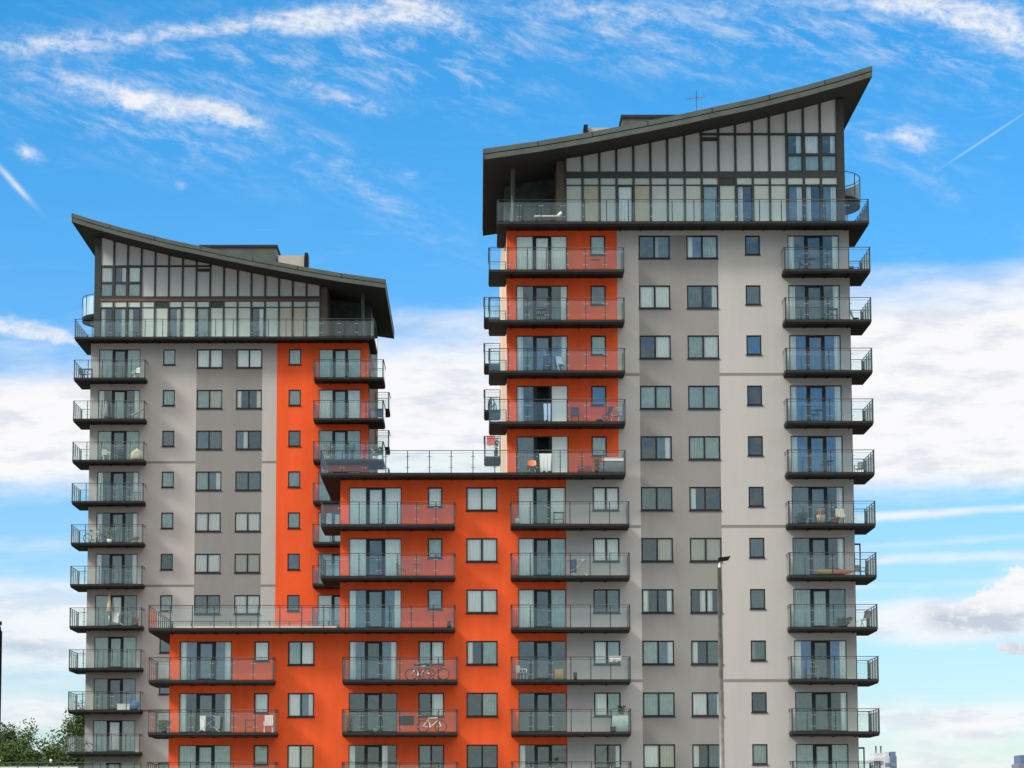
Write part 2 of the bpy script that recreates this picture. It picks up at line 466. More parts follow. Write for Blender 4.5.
    for n_, (a, b, c, d) in enumerate(wins):
        x0, x1 = sorted((X(a), X(b))); g = MB()
        g.face([(.05, .01, .05), (x1 - x0 - .05, .01, .05), (x1 - x0 - .05, .01, d - c - .05), (.05, .01, d - c - .05)], 'pane')
        w = g.build('window', root, (x0, Yp, c))
        code = ('x', 'W', 'T', 'l', 'r', 'T')[(n_ * 5 + (3 if left else 0)) % 6]
        sg = segs_for(code, [(.05, x1 - x0 - .05)])
        if sg: curtain_mb(sg, d - c, .12).build('curtain', w, (x0, Yp, c))
    # column in the loggia
    c = MB(); c.tube([(0, 0, 0), (0, 0, sof(19.93) - z0 + .05)], .13, 'roof_metal', 14); c.build('column', root, (X(19.93), Yp + .4, z0))
    # terrace round the penthouse
    Yf = Yw - 1.6
    xo, xi = X(-1.02), X(20.9)
    xa, xb_ = sorted((xo, xi))
    sgn = 1 if xo > xi else -1         # direction of outer side
    side = (min(X(0), xo), max(X(0), xo), Yw, Yw + 5.6)
    o0 = (xa, Yf, z0)
    inner = (min(X(20.4), xi), max(X(20.4), xi), Yw, Yw + 5.6)
    path = [(xi, Yw + 5.6), (xi, Yf), (xo, Yf), (xo, Yw + 5.6), (X(0), Yw + 5.6)]
    inw = [(sgn, 0), (0, 1), (-sgn, 0), (0, -1)]
    balcony(root, [(xa, xb_, Yf, Yw), side, inner], path, inw, z0 - (0 if left else .13), 'roof_terrace', step=1.28)
    d = MB(); bx(d, 0, 20.4, Yw + .003, Yb - .01, z0 - .26, z0 - .142, 'paving'); d.build('terrace_floor', root, (0, 0, 0))
    # roof
    r = MB(); Y0, Y1 = Yw - 2.1, Yw + 21.6
    for (a, za), (b, zb) in zip(PROF[:-1], PROF[1:]):
        def prism(y0, y1, t0, t1, m_front, m_top, m_bot):
            P = [(X(a), y0, z0 + za - t1), (X(b), y0, z0 + zb - t1), (X(b), y0, z0 + zb - t0), (X(a), y0, z0 + za - t0)]
            Q = [(p_[0], y1, p_[2]) for p_ in P]
            r.face(P, m_front); r.face(Q, m_front); r.face([P[0], P[1], Q[1], Q[0]], m_bot); r.face([P[3], P[2], Q[2], Q[3]], m_top)
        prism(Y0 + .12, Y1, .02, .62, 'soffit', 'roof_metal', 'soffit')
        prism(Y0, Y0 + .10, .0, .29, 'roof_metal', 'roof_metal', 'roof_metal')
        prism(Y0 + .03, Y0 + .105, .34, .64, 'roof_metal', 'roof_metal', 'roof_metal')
    for (u, e) in ((-1.26, -1), (21.68, 1)):
        zt = z0 + roofz(u)
        bx(r, u + e * .002, u + e * .07, Y0 - .01, Y1, zt - .28, zt, 'roof_metal')
        bx(r, u + e * .002, u + e * .05, Y0 - .005, Y1, zt - .64, zt - .33, 'roof_metal')
    rf = r.build('roof', root, (0, 0, 0))
    # fascia joints
    j = MB()
    for u in (1.5, 4.8, 8.2, 12.0, 15.3, 18.5):
        bx(j, u - .02, u + .02, Y0 - .012, Y0 - .002, z0 + roofz(u) - .28, z0 + roofz(u) - .02, 'steel')
    j.build('fascia_joint', rf, (0, 0, 0))
    # rooftop plant room and hatch
    pr = MB(); Yr = Yw + 10.4
    bx(pr, 7.0, 12.9, Yr, Yr + 6, z0 + 4.9, z0 + 8.9, 'roof_metal')
    bx(pr, 6.9, 13.0, Yr - .1, Yr + 6.1, z0 + 8.902, z0 + 9.1, 'steel_light')
    pr.build('plant_room', root, (0, 0, 0))
    pr = MB(); bx(pr, 13.02, 15.05, Yr + .1, Yr + 4, z0 + 4.5, z0 + 8.3, 'light_roof'); pr.build('rooftop_hatch', root, (0, 0, 0))
    pr = MB(); bx(pr, 15.1, 15.35, Yr - .2, Yr + 1.5, z0 + 4.5, z0 + 8.45, 'steel'); pr.build('vent_shaft', root, (0, 0, 0))
    # curved balcony on the outer side, one level up
    zc = Z(11) + (.12 if left else 0); cu, cy, rad = 0.0, Yw + 8.8, 1.8
    cb = MB(); rb = MB(); gb = MB(); pts = []
    for k in range(17):
        t = -math.pi / 2 + math.pi * k / 16
        pts.append((X(cu) + sgn * rad * math.cos(t), cy + 1.5 * rad * math.sin(t)))
    base = [(p_[0], p_[1], zc - .3) for p_ in pts]; tp = [(p_[0], p_[1], zc) for p_ in pts]
    cb.face(base, 'underside'); cb.face(tp, 'steel_light')
    for k in range(16):
        cb.face([base[k], base[k+1], tp[k+1], tp[k]], 'steel')
        gb.face([(pts[k][0], pts[k][1], zc + .05), (pts[k+1][0], pts[k+1][1], zc + .05), (pts[k+1][0], pts[k+1][1], zc + 1.4), (pts[k][0], pts[k][1], zc + 1.4)], 'balustrade')
        if k % 3 == 1: rb.tube([(pts[k][0], pts[k][1], zc), (pts[k][0], pts[k][1], zc + 1.5)], .03, 'rail', 6)
    rb.tube([(p_[0], p_[1], zc + 1.55) for p_ in pts], .03, 'rail', 6)
    co = cb.build('curved_balcony', root, (0, 0, 0)); rb.build('railing', co, (0, 0, 0)); gb.build('glass_balustrade', co, (0, 0, 0))

U = dict(sO=(.6, 3.65), C=(5.32, 6.21), B=(7.83, 9.69), A=(10.69, 12.55), S=(14.5, 15.4), sI=(16.76, 19.82))
def code_at(d, k, dflt): return d.get(k, dflt)

def tower_walls(root, X, Yw, dz, rowsmap, orange_u, hole_list, low_orange=None, kmin=-1, inside=None, extra_x=(), extra_z=(), band=(7.79, 12.62), matx=None):
    pass

# ================================================================== RIGHT COMPLEX
YR = 179.6
XR = lambda u: 22.06 - u
right = empty('apartment_building', (2.0, 190.0, 0), 'taller apartment tower on the right with orange stepped wing joined to its left', 'apartment building')
openings = []     # (x0,x1,z0,z1,kind,code)
def add(x0, x1, k, kind, code, small=False):
    zb = Z(k) + (1.155 if kind == 'small' else .935 if kind == 'win' else .03)
    openings.append((x0, x1, zb, Z(k) + HEAD, kind, code))
Acode = {9: 'Ds', 8: 'WW', 7: 'DW', 6: 'TT', 5: 'Dx', 4: 'mm', 3: 'DC', 2: 'lr', 1: 'Tx', 0: 'TT', -1: 'WC'}
Bcode = {9: 'yT', 8: 'mr', 7: 'TW', 6: 'TT', 5: 'TT', 4: 'lD', 3: 'CC', 2: 'rl', 1: 'lm', 0: 'Wx', -1: 'lm'}
Ccode = {9: 'D', 8: 'm', 7: 'B', 6: 'D', 5: 'D', 4: 'D', 3: 'm', 2: 'm', 1: 's', 0: 'D', -1: 'T'}
SOc = {9: 'lDr', 8: 'lDr', 7: 'pBq', 6: 'pBq', 5: 'pBq', 4: 'mmr', 3: 'mmr', 2: 'TTm', 1: 'pDq', 0: 'mDr', -1: 'TTT'}
SIc = {9: 'WWW', 8: 'lDr', 7: 'ybx', 6: 'lOr', 5: 'mOm'}
Scode = {9: 'T', 8: 'm', 7: 'T', 6: 'B', 5: 'T'}
for k in range(-2, 10):
    add(XR(9.66), XR(7.80), k, 'win', Bcode.get(k, 'WW')); add(XR(12.50), XR(10.65), k, 'win', Acode.get(k, 'WW'))
    add(XR(6.18), XR(5.29), k, 'small', Ccode.get(k, 'D')); add(XR(3.65), XR(.6), k, 'slider', SOc.get(k, 'mmm'))
for k in range(5, 10):
    add(XR(15.38), XR(14.48), k, 'small', Scode[k]); add(XR(19.79), XR(16.74), k, 'slider', SIc[k])
low_s = {4: 'WmW', 3: 'WmT', 2: 'WDT', 1: 'DDD', 0: 'DDD', -1: 'lDD'}
low_w = {4: 'WW', 3: 'WW', 2: 'Dm', 1: 'WT', 0: 'WT', -1: 'mr'}
mid_w = {4: 'WW', 3: 'WW', 2: 'WW', 1: 'lT', 0: 'DT', -1: 'DD'}
for k in range(-2, 5):
    add(2.33, 5.13, k, 'slider', low_s.get(k, 'DDD')); add(6.72, 8.27, k, 'win', low_w.get(k, 'WW'))
    add(-.70, 1.12, k, 'win', mid_w.get(k, 'DD'))
up_s = {4: 'WWW', 3: 'WDW', 2: 'ymx'}; up_w = {4: 'W', 3: 'T', 2: 'T'}
for k in (2, 3, 4):
    add(-7.58, -4.5, k, 'slider', up_s[k]); add(-2.96, -2.10, k, 'small', up_w[k])
lo_s = {1: 'yDx', 0: 'DDD', -1: 'lDl'}; lo_w = {1: 'TW', 0: 'DW', -1: 'mD'}
for k in (-2, -1, 0, 1):
    add(-7.55, -4.74, k, 'slider', lo_s.get(k, 'DDD')); add(-3.5, -2.0, k, 'win', lo_w.get(k, 'DD'))
    add(-17.41, -14.38, k, 'slider', {1: 'ybx', 0: 'lmr', -1: 'TTT'}.get(k, 'TTT'))
    add(-13.06, -12.2, k, 'small', {1: 'W', 0: 'W', -1: 'T'}.get(k, 'D'))
    add(-11.1, -9.56, k, 'win', {1: 'TW', 0: 'Wx', -1: 'WC'}.get(k, 'DD'))

def inR(x, z):
    if x > 1.71: return z < Z(10) - .1
    if x > -8.09: return z < Z(5) - .1
    return z < Z(2) - .1
def stripe(z, dz=0):
    return any(Z(k) - .11 + dz < z < Z(k) + .07 + dz for k in (1, 4, 7))
def matR(x, z):
    if 9.54 < x < 14.27 and z < Z(9) + HEAD + .02: return 'dark_render'
    if x > 8.27 or (x > 5.16 and z < Z(5)): return 'groove' if stripe(z) else 'light_render'
    return 'orange'
zb = [0, Z(10) - .1, Z(5) - .1, Z(2) - .1, Z(5), Z(9) + HEAD + .02] + [Z(k) - .11 for k in (1, 4, 7)] + [Z(k) + .07 for k in (1, 4, 7)]
wall = MB()
facade(wall, YR, [1.71, -8.09, -18.0, 22.06, 9.54, 14.27, 8.27, 5.16], zb, inR, matR, [o[:4] for o in openings])
YB = YR + 22; YWB = YR + 12
def yq(x, ya, yb, za, zb_, m): wall.face([(x, ya, za), (x, yb, za), (x, yb, zb_), (x, ya, zb_)], m)
yq(22.06, YR, YB, 0, Z(10) - .1, 'light_render')
# left flank of the tower steps outward half way back
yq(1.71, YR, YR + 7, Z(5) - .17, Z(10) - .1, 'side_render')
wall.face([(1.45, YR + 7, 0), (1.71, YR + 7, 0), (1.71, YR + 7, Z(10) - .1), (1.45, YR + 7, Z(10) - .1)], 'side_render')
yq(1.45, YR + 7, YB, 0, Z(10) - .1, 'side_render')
wall.face([(1.45, YB, 0), (22.06, YB, 0), (22.06, YB, Z(10) - .1), (1.45, YB, Z(10) - .1)], 'light_render')
yq(-8.09, YR, YWB, 0, Z(5) - .1, 'orange'); yq(-18.0, YR, YWB, 0, Z(2) - .1, 'orange')
wall.face([(-18.0, YWB, 0), (-8.09, YWB, 0), (-8.09, YWB, Z(2) - .1), (-18.0, YWB, Z(2) - .1)], 'orange')
wall.face([(-8.09, YWB, 0), (1.45, YWB, 0), (1.45, YWB, Z(5) - .1), (-8.09, YWB, Z(5) - .1)], 'orange')
wall.build('wall', right, (0, 0, 0))
for (x0, x1, z0, z1, kind, code) in openings:
    (slider if kind == 'slider' else window)(right, x0, x1, z0, z1, YR, code)
tower_top(right, XR, YR, False)
# wing roofs / terraces
YF = 178.0
balcony(right, [(-9.2, 8.6, YF, YR - .002), (-9.2, -8.092, YR, YWB + 1), (-8.09, 1.44, YR, YWB + 1)],
        [(-9.2, YWB + 1), (-9.2, YF), (8.6, YF), (8.6, YR - .05)], [(1, 0), (0, 1), (-1, 0)], Z(5), 'roof_terrace', step=1.27)
balcony(right, [(-19.1, -1.35, YF, YR - .002), (-19.1, -18.002, YR, YWB), (-18.0, -8.095, YR, YWB)],
        [(-8.1, YWB), (-19.1, YWB), (-19.1, YF), (-1.35, YF), (-1.35, YR - .05)], [(0, -1), (1, 0), (0, 1), (-1, 0)], Z(2), 'roof_terrace', step=1.27)
kb = MB(); kb.box(-17.7, -8.3, YR + .3, YR + .5, Z(2), Z(2) + .22, 'side_render'); kb.box(-7.9, 1.2, YR + .3, YR + .5, Z(5), Z(5) + .20, 'side_render')
kb.build('parapet_kerb', right, (0, 0, 0))

def L_balcony(root, X, Yw, k, outer=True, dz=0):
    z = Z(k) + dz; Yf = Yw - 1.6
    if outer: uA, uB, uW = -1.04, 4.16, 0.0
    else: uA, uB, uW = 21.42, 13.44, 20.4
    return z, Yf
def corner_balcony(root, X, Yw, z, uA, uB, uW, depth=2.9, name='balcony'):
    """uA outer end beyond the corner uW, uB far end along the facade"""
    Yf = Yw - 1.6; xA, xB, xW = X(uA), X(uB), X(uW)
    sgn = 1 if xA > xB else -1
    rects = [(min(xA, xB), max(xA, xB), Yf, Yw - .002), (min(xA, xW) + (.002 if sgn > 0 else 0), max(xA, xW) - (0 if sgn > 0 else .002), Yw, Yw + depth)]
    path = [(xB, Yw - .05), (xB, Yf), (xA, Yf), (xA, Yw + depth), (xW, Yw + depth)]
    inw = [(sgn, 0), (0, 1), (-sgn, 0), (0, -1)]
    return balcony(root, rects, path, inw, z, name)
def flat_balcony(root, x0, x1, Yw, z, dep=1.6):
    Yf = Yw - dep
    return balcony(root, [(x0, x1, Yf, Yw - .002)], [(x0, Yw - .05), (x0, Yf), (x1, Yf), (x1, Yw - .05)], [(1, 0), (0, 1), (-1, 0)], z)

for k in range(-1, 10): corner_balcony(right, XR, YR, Z(k), -1.05, 4.04, 0)
for k in range(6, 10): corner_balcony(right, XR, YR, Z(k), 21.42, 13.44, 20.35)
for k in range(-1, 5): flat_balcony(right, 1.88, 8.79, YR, Z(k))
for k in (3, 4):
    balcony(right, [(-9.16, -1.35, YF, YR - .002), (-9.16, -8.092, YR, YR + 2.9)], [(-1.35, YR - .05), (-1.35, YF), (-9.16, YF), (-9.16, YR + 2.9), (-8.1, YR + 2.9)],
            [(-1, 0), (0, 1), (1, 0), (0, -1)], Z(k))
for k in (-1, 0, 1): flat_balcony(right, -7.87, -1.21, YR, Z(k))
for k in (-1, 0, 1):
    xr = -11.81 if k == 1 else -11.63
    balcony(right, [(-19.05, xr, YF, YR - .002), (-19.05, -18.002, YR, YR + 2.9)], [(xr, YR - .05), (xr, YF), (-19.05, YF), (-19.05, YR + 2.9), (-18.02, YR + 2.9)],
            [(-1, 0), (0, 1), (1, 0), (0, -1)], Z(k))
# rear balconies on the left flank of the tower
for k in (6, 7, 8, 9):
    balcony(right, [(.38, 1.44, 195, 198.4)], [(1.44, 195), (.38, 195), (.38, 198.4), (1.44, 198.4)], [(0, 1), (1, 0), (0, -1)], Z(k), 'rear_balcony')
# open door leaves on the far flank
for k in (3, -1):
    d = MB(); y = YR + 2.4
    for (a, b, c, e) in ((22.1, 22.18, .03, 2.2), (22.62, 22.7, .03, 2.2), (22.18, 22.62, 2.1, 2.2), (22.18, 22.62, .03, .16)):
        d.box(a - 22.1, b - 22.1, 0, .05, c, e, 'frame')
    d.face([(.08, .02, .16), (.52, .02, .16), (.52, .02, 2.1), (.08, .02, 2.1)], 'pane')
    d.build('side_door_leaf', right, (22.1, y, Z(k)))
# antenna
a = MB(); ax, ay, az = 13.9, 190.5, Z(10) + 6.1
a.tube([(0, 0, 0), (0, 0, 4.7)], .02, 'lamp_pole', 6)
a.tube([(-.62, -.1, 4.15), (.55, .1, 4.32)], .02, 'lamp_pole', 6)
for q in range(7):
    t = -.6 + q * .18; a.tube([(t, -.35, 4.15 + (t + .6) * .145), (t, .35, 4.15 + (t + .6) * .145)], .009, 'lamp_pole', 5)
a.tube([(.45, 0, 3.9), (.45, 0, 4.55)], .010, 'lamp_pole', 5)
a.build('antenna', right, (ax, ay, az))

# ================================================================== LEFT TOWER
YL = 223.6; DZ = -.01
def ZL(k): return Z(k) + DZ + .0125 * k
XL = lambda u: -28.49 + u
left = empty('apartment_building', (-18.3, 234.0, 0), 'lower-looking grey apartment tower on the left rising behind the orange wing', 'apartment building')
opL = []
def addL(u0, u1, k, kind, code):
    zb_ = ZL(k) + (1.155 if kind == 'small' else .935 if kind == 'win' else .03)
    x0, x1 = sorted((XL(u0), XL(u1))); opL.append((x0, x1, zb_, ZL(k) + HEAD, kind, code))
LB = {9: 'WW', 8: 'TC', 7: 'bm', 6: 'Tx', 5: 'WW', 4: 'WW', 3: 'mm'}
LA = {9: 'WW', 8: 'lr', 7: 'xO', 6: 'mm', 5: 'WW', 4: 'CC', 3: 'WW'}
LC = {9: 'T', 8: 'T', 7: 'm', 6: 'T', 5: 'T', 4: 'D', 3: 'T'}
LS = {9: 'T', 8: 'T', 7: 'm', 6: 'T', 5: 'T', 4: 'm', 3: 'm'}
LO = {9: 'TmT', 8: 'lTr', 7: 'TmT', 6: 'lmr', 5: 'lmr', 4: 'lmr', 3: 'TWm', 2: 'TTT', 1: 'mDb', 0: 'TWT', -1: 'mTm'}
LI = {9: 'TTT', 8: 'WTW', 7: 'TTT', 6: 'TTT', 5: 'WWT', 4: 'TTT', 3: 'WTT'}
for k in range(-2, 10):
    addL(.6, 3.65, k, 'slider', LO.get(k, 'TTT')); addL(5.33, 6.22, k, 'small', LC.get(k, 'm'))
    if k >= 2:
        addL(7.82, 9.70, k, 'win', LB.get(k, 'WW')); addL(10.72, 12.60, k, 'win', LA.get(k, 'WW'))
        addL(14.58, 15.48, k, 'small', LS.get(k, 'm')); addL(16.80, 19.88, k, 'slider', LI.get(k, 'WWW'))
def matL(x, z):
    u = x + 28.49
    if 7.79 < u < 12.64 and z < ZL(9) + HEAD + .02: return 'dark_render'
    if u < 13.7: return 'groove' if any(ZL(k) - .11 < z < ZL(k) + .07 for k in (1, 4, 7)) else 'light_render'
    return 'orange'
wl = MB()
facade(wl, YL, [XL(0), XL(20.42), XL(7.79), XL(12.64), XL(13.7)], [0, ZL(10) - .1, ZL(9) + HEAD + .02] + [ZL(k) - .11 for k in (1, 4, 7)] + [ZL(k) + .07 for k in (1, 4, 7)],
       lambda x, z: True, matL, [o[:4] for o in opL])
zt = ZL(10) - .1; YLB = YL + 22; x0, x1 = XL(0), XL(20.42)
wl.face([(x0, YL, 0), (x0, YLB, 0), (x0, YLB, zt), (x0, YL, zt)], 'light_render')
wl.face([(x1, YL, 0), (x1, YLB, 0), (x1, YLB, zt), (x1, YL, zt)], 'shaded_side')
wl.face([(x0, YLB, 0), (x1, YLB, 0), (x1, YLB, zt), (x0, YLB, zt)], 'light_render')
wl.build('wall', left, (0, 0, 0))
for (xa, xb, za, zb2, kind, code) in opL:
    (slider if kind == 'slider' else window)(left, xa, xb, za, zb2, YL, code)
tower_top(left, XL, YL, True)
for k in range(-1, 10): corner_balcony(left, XL, YL, ZL(k), -1.03, 4.21, 0)
for k in range(2, 10): corner_balcony(left, XL, YL, ZL(k), 21.6, 16.48, 20.42)
for k in (7, 8, 9):
    xw = XL(20.42)
    balcony(left, [(xw + .002, xw + 1.1, 239, 242.4)], [(xw + .002, 239), (xw + 1.1, 239), (xw + 1.1, 242.4), (xw + .002, 242.4)], [(0, 1), (-1, 0), (0, -1)], ZL(k), 'rear_balcony')
for k in range(-1, 9):      # service pipe brackets on the outer flank
    b = MB(); b.box(-.16, -.002, 0, .5, 0, 1.1, 'steel'); b.box(-.24, -.162, .1, .3, .3, .6, 'steel')
    b.build('flank_vent', left, (XL(0), YL + 6.0, ZL(k) + 1.2))

# ================================================================== THINGS ON THE BALCONIES
Hr, Hl = 'tall right tower', 'left tower'
def T(name, x, y, z, label, cat, group=None, rot=0, build=None):
    o = empty(name, (x, y, z), label, cat, group)
    build(o, (x, y, z)); o.rotation_euler = (0, 0, rot)
    return o
def P(o, org, name, mb): return mb.build(name, o, org)

def chair(m1='white_plastic', m2=None, h=.85):
    m2 = m2 or m1
    def b(o, g):
        s = MB(); s.box(-.24, .24, -.22, .22, .40, .44, m1); P(o, g, 'seat', s)
        s = MB()
        n = 5
        for k in range(n): 
            x = -.2 + .4 * k / (n - 1); s.box(x - .03, x + .03, .225, .255, .44, h - .04, m1)
        s.box(-.24, .24, .22, .26, h - .06, h, m1); P(o, g, 'backrest', s)
        for (x, y) in ((-.22, -.2), (.22, -.2), (-.22, .2), (.22, .2)):
            s = MB(); s.tube([(x * 1.1, y * 1.15, 0), (x, y, .40)], .022, m2, 6); P(o, g, 'leg', s)
        for x in (-.25, .25):
            s = MB(); s.box(x - .025, x + .025, -.2, .22, .62, .65, m1); s.box(x - .02, x + .02, -.2, -.16, .44, .62, m1); P(o, g, 'armrest', s)
    return b
def stool(m='wood'):
    def b(o, g):
        s = MB(); s.box(-.32, .32, -.25, .25, .70, .74, m); P(o, g, 'tabletop', s)
        for (x, y) in ((-.27, -.2), (.27, -.2), (-.27, .2), (.27, .2)):
            s = MB(); s.box(x - .02, x + .02, y - .02, y + .02, 0, .70, m); P(o, g, 'leg', s)
        s = MB(); s.box(-.25, .25, -.2, -.17, .3, .34, m); P(o, g, 'stretcher', s)
    return b
def round_table(m='rail'):
    def b(o, g):
        s = MB(); s.lathe((0, 0, 0), [(0, .74), (.36, .74), (.36, .71), (0, .71)], m, 18); P(o, g, 'tabletop', s)
        s = MB(); s.tube([(0, 0, .03), (0, 0, .71)], .03, m); s.lathe((0, 0, 0), [(.22, 0), (.22, .03), (0, .03)], m); P(o, g, 'pedestal', s)
    return b
def folding_chair(m='black_plastic'):
    def b(o, g):
        for x in (-.22, .22):
            s = MB(); s.tube([(x, -.22, 0), (x, .20, .62), (x, .30, .98)], .018, m, 6); P(o, g, 'side_frame', s)
            s = MB(); s.tube([(x * .9, .24, 0), (x * .9, -.18, .46)], .018, m, 6); P(o, g, 'leg', s)
        s = MB(); s.box(-.22, .22, -.2, .18, .44, .465, m); P(o, g, 'seat', s)
        s = MB()
        s.face([(-.22, .18, .55), (.22, .18, .55), (.22, .31, 1.0), (-.22, .31, 1.0)], m); s.face([(-.22, .20, .55), (.22, .20, .55), (.22, .33, 1.0), (-.22, .33, 1.0)], m)
        P(o, g, 'backrest', s)
    return b
def shell_chair(m='orange_plastic'):
    def b(o, g):
        s = MB(); seat = []
        for k in range(9):
            t = k / 8; row = []
            for j in range(7):
                q = (j / 6 - .5) * 2; x = q * (.27 - .03 * t)
                if t < .45: y = -.22 + .42 * t / .45; z = .44 - .04 * math.sin(t / .45 * 3.14) + .06 * q * q
                else: y = .2 + .10 * (t - .45) / .55 - .09 * q * q; z = .46 + .40 * (t - .45) / .55 - .07 * q * q * t
                row.append((x, y, z))
            seat.append(row)
        for k in range(8):
            for j in range(6): s.face([seat[k][j], seat[k][j+1], seat[k+1][j+1], seat[k+1][j]], m, True)
        P(o, g, 'shell_seat', s)
        for (x, y) in ((-.2, -.18), (.2, -.18), (-.2, .2), (.2, .2)):
            s = MB(); s.tube([(x * 1.15, y * 1.15, 0), (x * .4, y * .4, .42)], .016, 'chrome', 6); P(o, g, 'leg', s)
    return b
def bicycle(fc='white_plastic', tc='tyre'):
    def b(o, g):
        for wx in (-.52, .52):
            s = MB(); s.tube([(wx + .33 * math.cos(t * math.pi / 12), 0, .34 + .33 * math.sin(t * math.pi / 12)) for t in range(24)], .032, tc, 6, True)
            w_ = P(o, g, 'wheel', s)
            s = MB()
            for t in range(10): s.tube([(wx, 0, .34), (wx + .32 * math.cos(t * .6283), 0, .34 + .32 * math.sin(t * .6283))], .004, 'chrome', 4)
            s.tube([(wx, -.04, .34), (wx, .04, .34)], .03, 'chrome', 8); P(w_, g, 'spokes', s)
        s = MB(); r_ = .03
        bb, st, hd, hb = (-.08, 0, .30), (-.22, 0, .80), (.34, 0, .84), (.38, 0, .70)
        for (p_, q_) in ((bb, st), (st, hd), (bb, hb), (bb, (-.52, 0, .34)), ((-.2, 0, .72), (-.52, 0, .34)), (hd, (.52, 0, .34))): s.tube([p_, q_], r_, fc, 6)
        P(o, g, 'bicycle_frame', s)
        s = MB(); s.tube([(.34, 0, .84), (.32, 0, .98)], .016, 'black_plastic', 6); s.tube([(.36, -.27, 1.0), (.32, 0, .98), (.36, .27, 1.0)], .016, 'black_plastic', 6); P(o, g, 'handlebar', s)
        s = MB(); s.tube([(-.36, 0, .90), (-.24, 0, .90), (-.10, 0, .91)], [.07, .05, .02], 'black_plastic', 8); s.tube([(-.22, 0, .78), (-.235, 0, .89)], .014, 'chrome', 6); P(o, g, 'saddle', s)
        s = MB(); s.lathe((0, 0, 0), [(0, 0), (.09, 0), (.09, .012), (0, .012)], 'chrome', 12)
        s.v = [(x - .08, z + .03, y + .30) for (x, y, z) in s.v]; s.tube([(-.08, .05, .30), (.02, .05, .16)], .012, 'chrome', 5); P(o, g, 'crank', s)
    return b
def drying_rack(cloths):
    def b(o, g):
        s = MB()
        for y in (-.22, .22):
            s.tube([(-.7, y, 0), (.55, y, .95)], .012, 'chrome', 5); s.tube([(.7, y, 0), (-.55, y, .95)], .012, 'chrome', 5)
        for k in range(7): x = -.55 + 1.1 * k / 6; s.tube([(x, -.23, .95), (x, .23, .95)], .008, 'chrome', 4)
        for y in (-.23, .23): s.tube([(-.58, y, .95), (.58, y, .95)], .01, 'chrome', 5)
        P(o, g, 'rack', s)
    def full(o, g):
        b(o, g)
    full.cloths = cloths
    return full
def hung_cloth(name, x, y, z, w, h, m, label, cat, over=.25):
    """cloth hanging over a bar at height z: front and back falls with folds"""
    mb = MB(); n = max(6, int(w / .04)); ph = random.random() * 6
    def fold(i, t): return .025 * t * math.sin(ph + i * .9) + .012 * math.sin(i * 2.1 + ph)
    R_ = 7
    grid = []
    for r_ in range(R_ * 2 + 1):
        row = []
        for i in range(n + 1):
            xx = -w / 2 + w * i / n
            if r_ <= R_: t = 1 - r_ / R_; zz = -h * t * (1 + .05 * math.sin(i * .7 + ph)); yy = -.03 - abs(fold(i, t)) - .02 * t
            else: t = (r_ - R_) / R_; zz = -h * over / .25 * .5 * t; yy = .03 + abs(fold(i, t))
            row.append((xx * (1 - .12 * t), yy, zz + (.012 if r_ == R_ else 0)))
        grid.append(row)
    for r_ in range(R_ * 2):
        for i in range(n): mb.face([grid[r_][i], grid[r_][i+1], grid[r_+1][i+1], grid[r_+1][i]], m, True)
    o = mb.build(name, None, (x, y, z)); tag(o, label, cat); return o
def plant(potm='terracotta', r=.2, h=.35, fh=.5, leafs=('leaf_a', 'leaf_b'), n=160, spread=.35):
    def b(o, g):
        s = MB(); s.lathe((0, 0, 0), [(0, 0), (r * .75, 0), (r, h), (r * .88, h), (r * .85, h - .05), (0, h - .05)], potm); P(o, g, 'pot', s)
        s = MB(); rn = random.Random(int(g[0] * 100) + int(g[2] * 10))
        for k in range(n):
            a_ = rn.uniform(0, 6.28); q = rn.random() ** .5 * spread; zz = h + rn.uniform(0, fh)
            c = Vector((math.cos(a_) * q * (.5 + zz - h), math.sin(a_) * q * .7, zz)); d = Vector((rn.uniform(-1, 1), rn.uniform(-1, 1), rn.uniform(-.2, 1))).normalized() * .07
            e = d.cross(Vector((rn.random(), rn.random(), rn.random()))).normalized() * .03
            s.face([c - d, c + e, c + d, c - e], rn.choice(leafs))
        for k in range(7):
            a_ = k * .9; s.tube([(0, 0, h - .05), (math.cos(a_) * spread * .6, math.sin(a_) * spread * .5, h + fh * .8)], .008, 'leaf_b', 4)
        P(o, g, 'foliage', s)
    return b
def boxthing(w, d, h, m, lid=None, seam=True):
    def b(o, g):
        s = MB(); s.box(-w/2, w/2, -d/2, d/2, 0, h - .04, m)
        for k in range(1, int(h / .12)): s.box(-w/2 - .006, w/2 + .006, -d/2 - .006, d/2 + .006, k * .12 - .006, k * .12 + .006, m)
        P(o, g, 'body', s)
        s = MB(); s.box(-w/2 - .02, w/2 + .02, -d/2 - .02, d/2 + .02, h - .038, h, lid or m); P(o, g, 'lid', s)
    return b
def parasol(m='tan_cloth', h=2.1):
    def b(o, g):
        s = MB(); s.tube([(0, 0, 0), (0, 0, h)], .02, 'chrome', 6); P(o, g, 'pole', s)
        s = MB(); s.lathe((0, 0, 0), [(.02, h), (.07, h - .15), (.14, h - .7), (.20, h - 1.25), (.13, h - 1.32), (.03, h - 1.2)], m, 12)
        s.v = [(x * (1 + .15 * math.sin(5 * math.atan2(y, x))), y * (1 + .15 * math.sin(5 * math.atan2(y, x))), z) for (x, y, z) in s.v]
        P(o, g, 'furled_canopy', s)
        s = MB(); s.lathe((0, 0, 0), [(0, .1), (.05, .1), (.22, .06), (.24, 0), (0, 0)], 'black_plastic'); P(o, g, 'base', s)
    return b
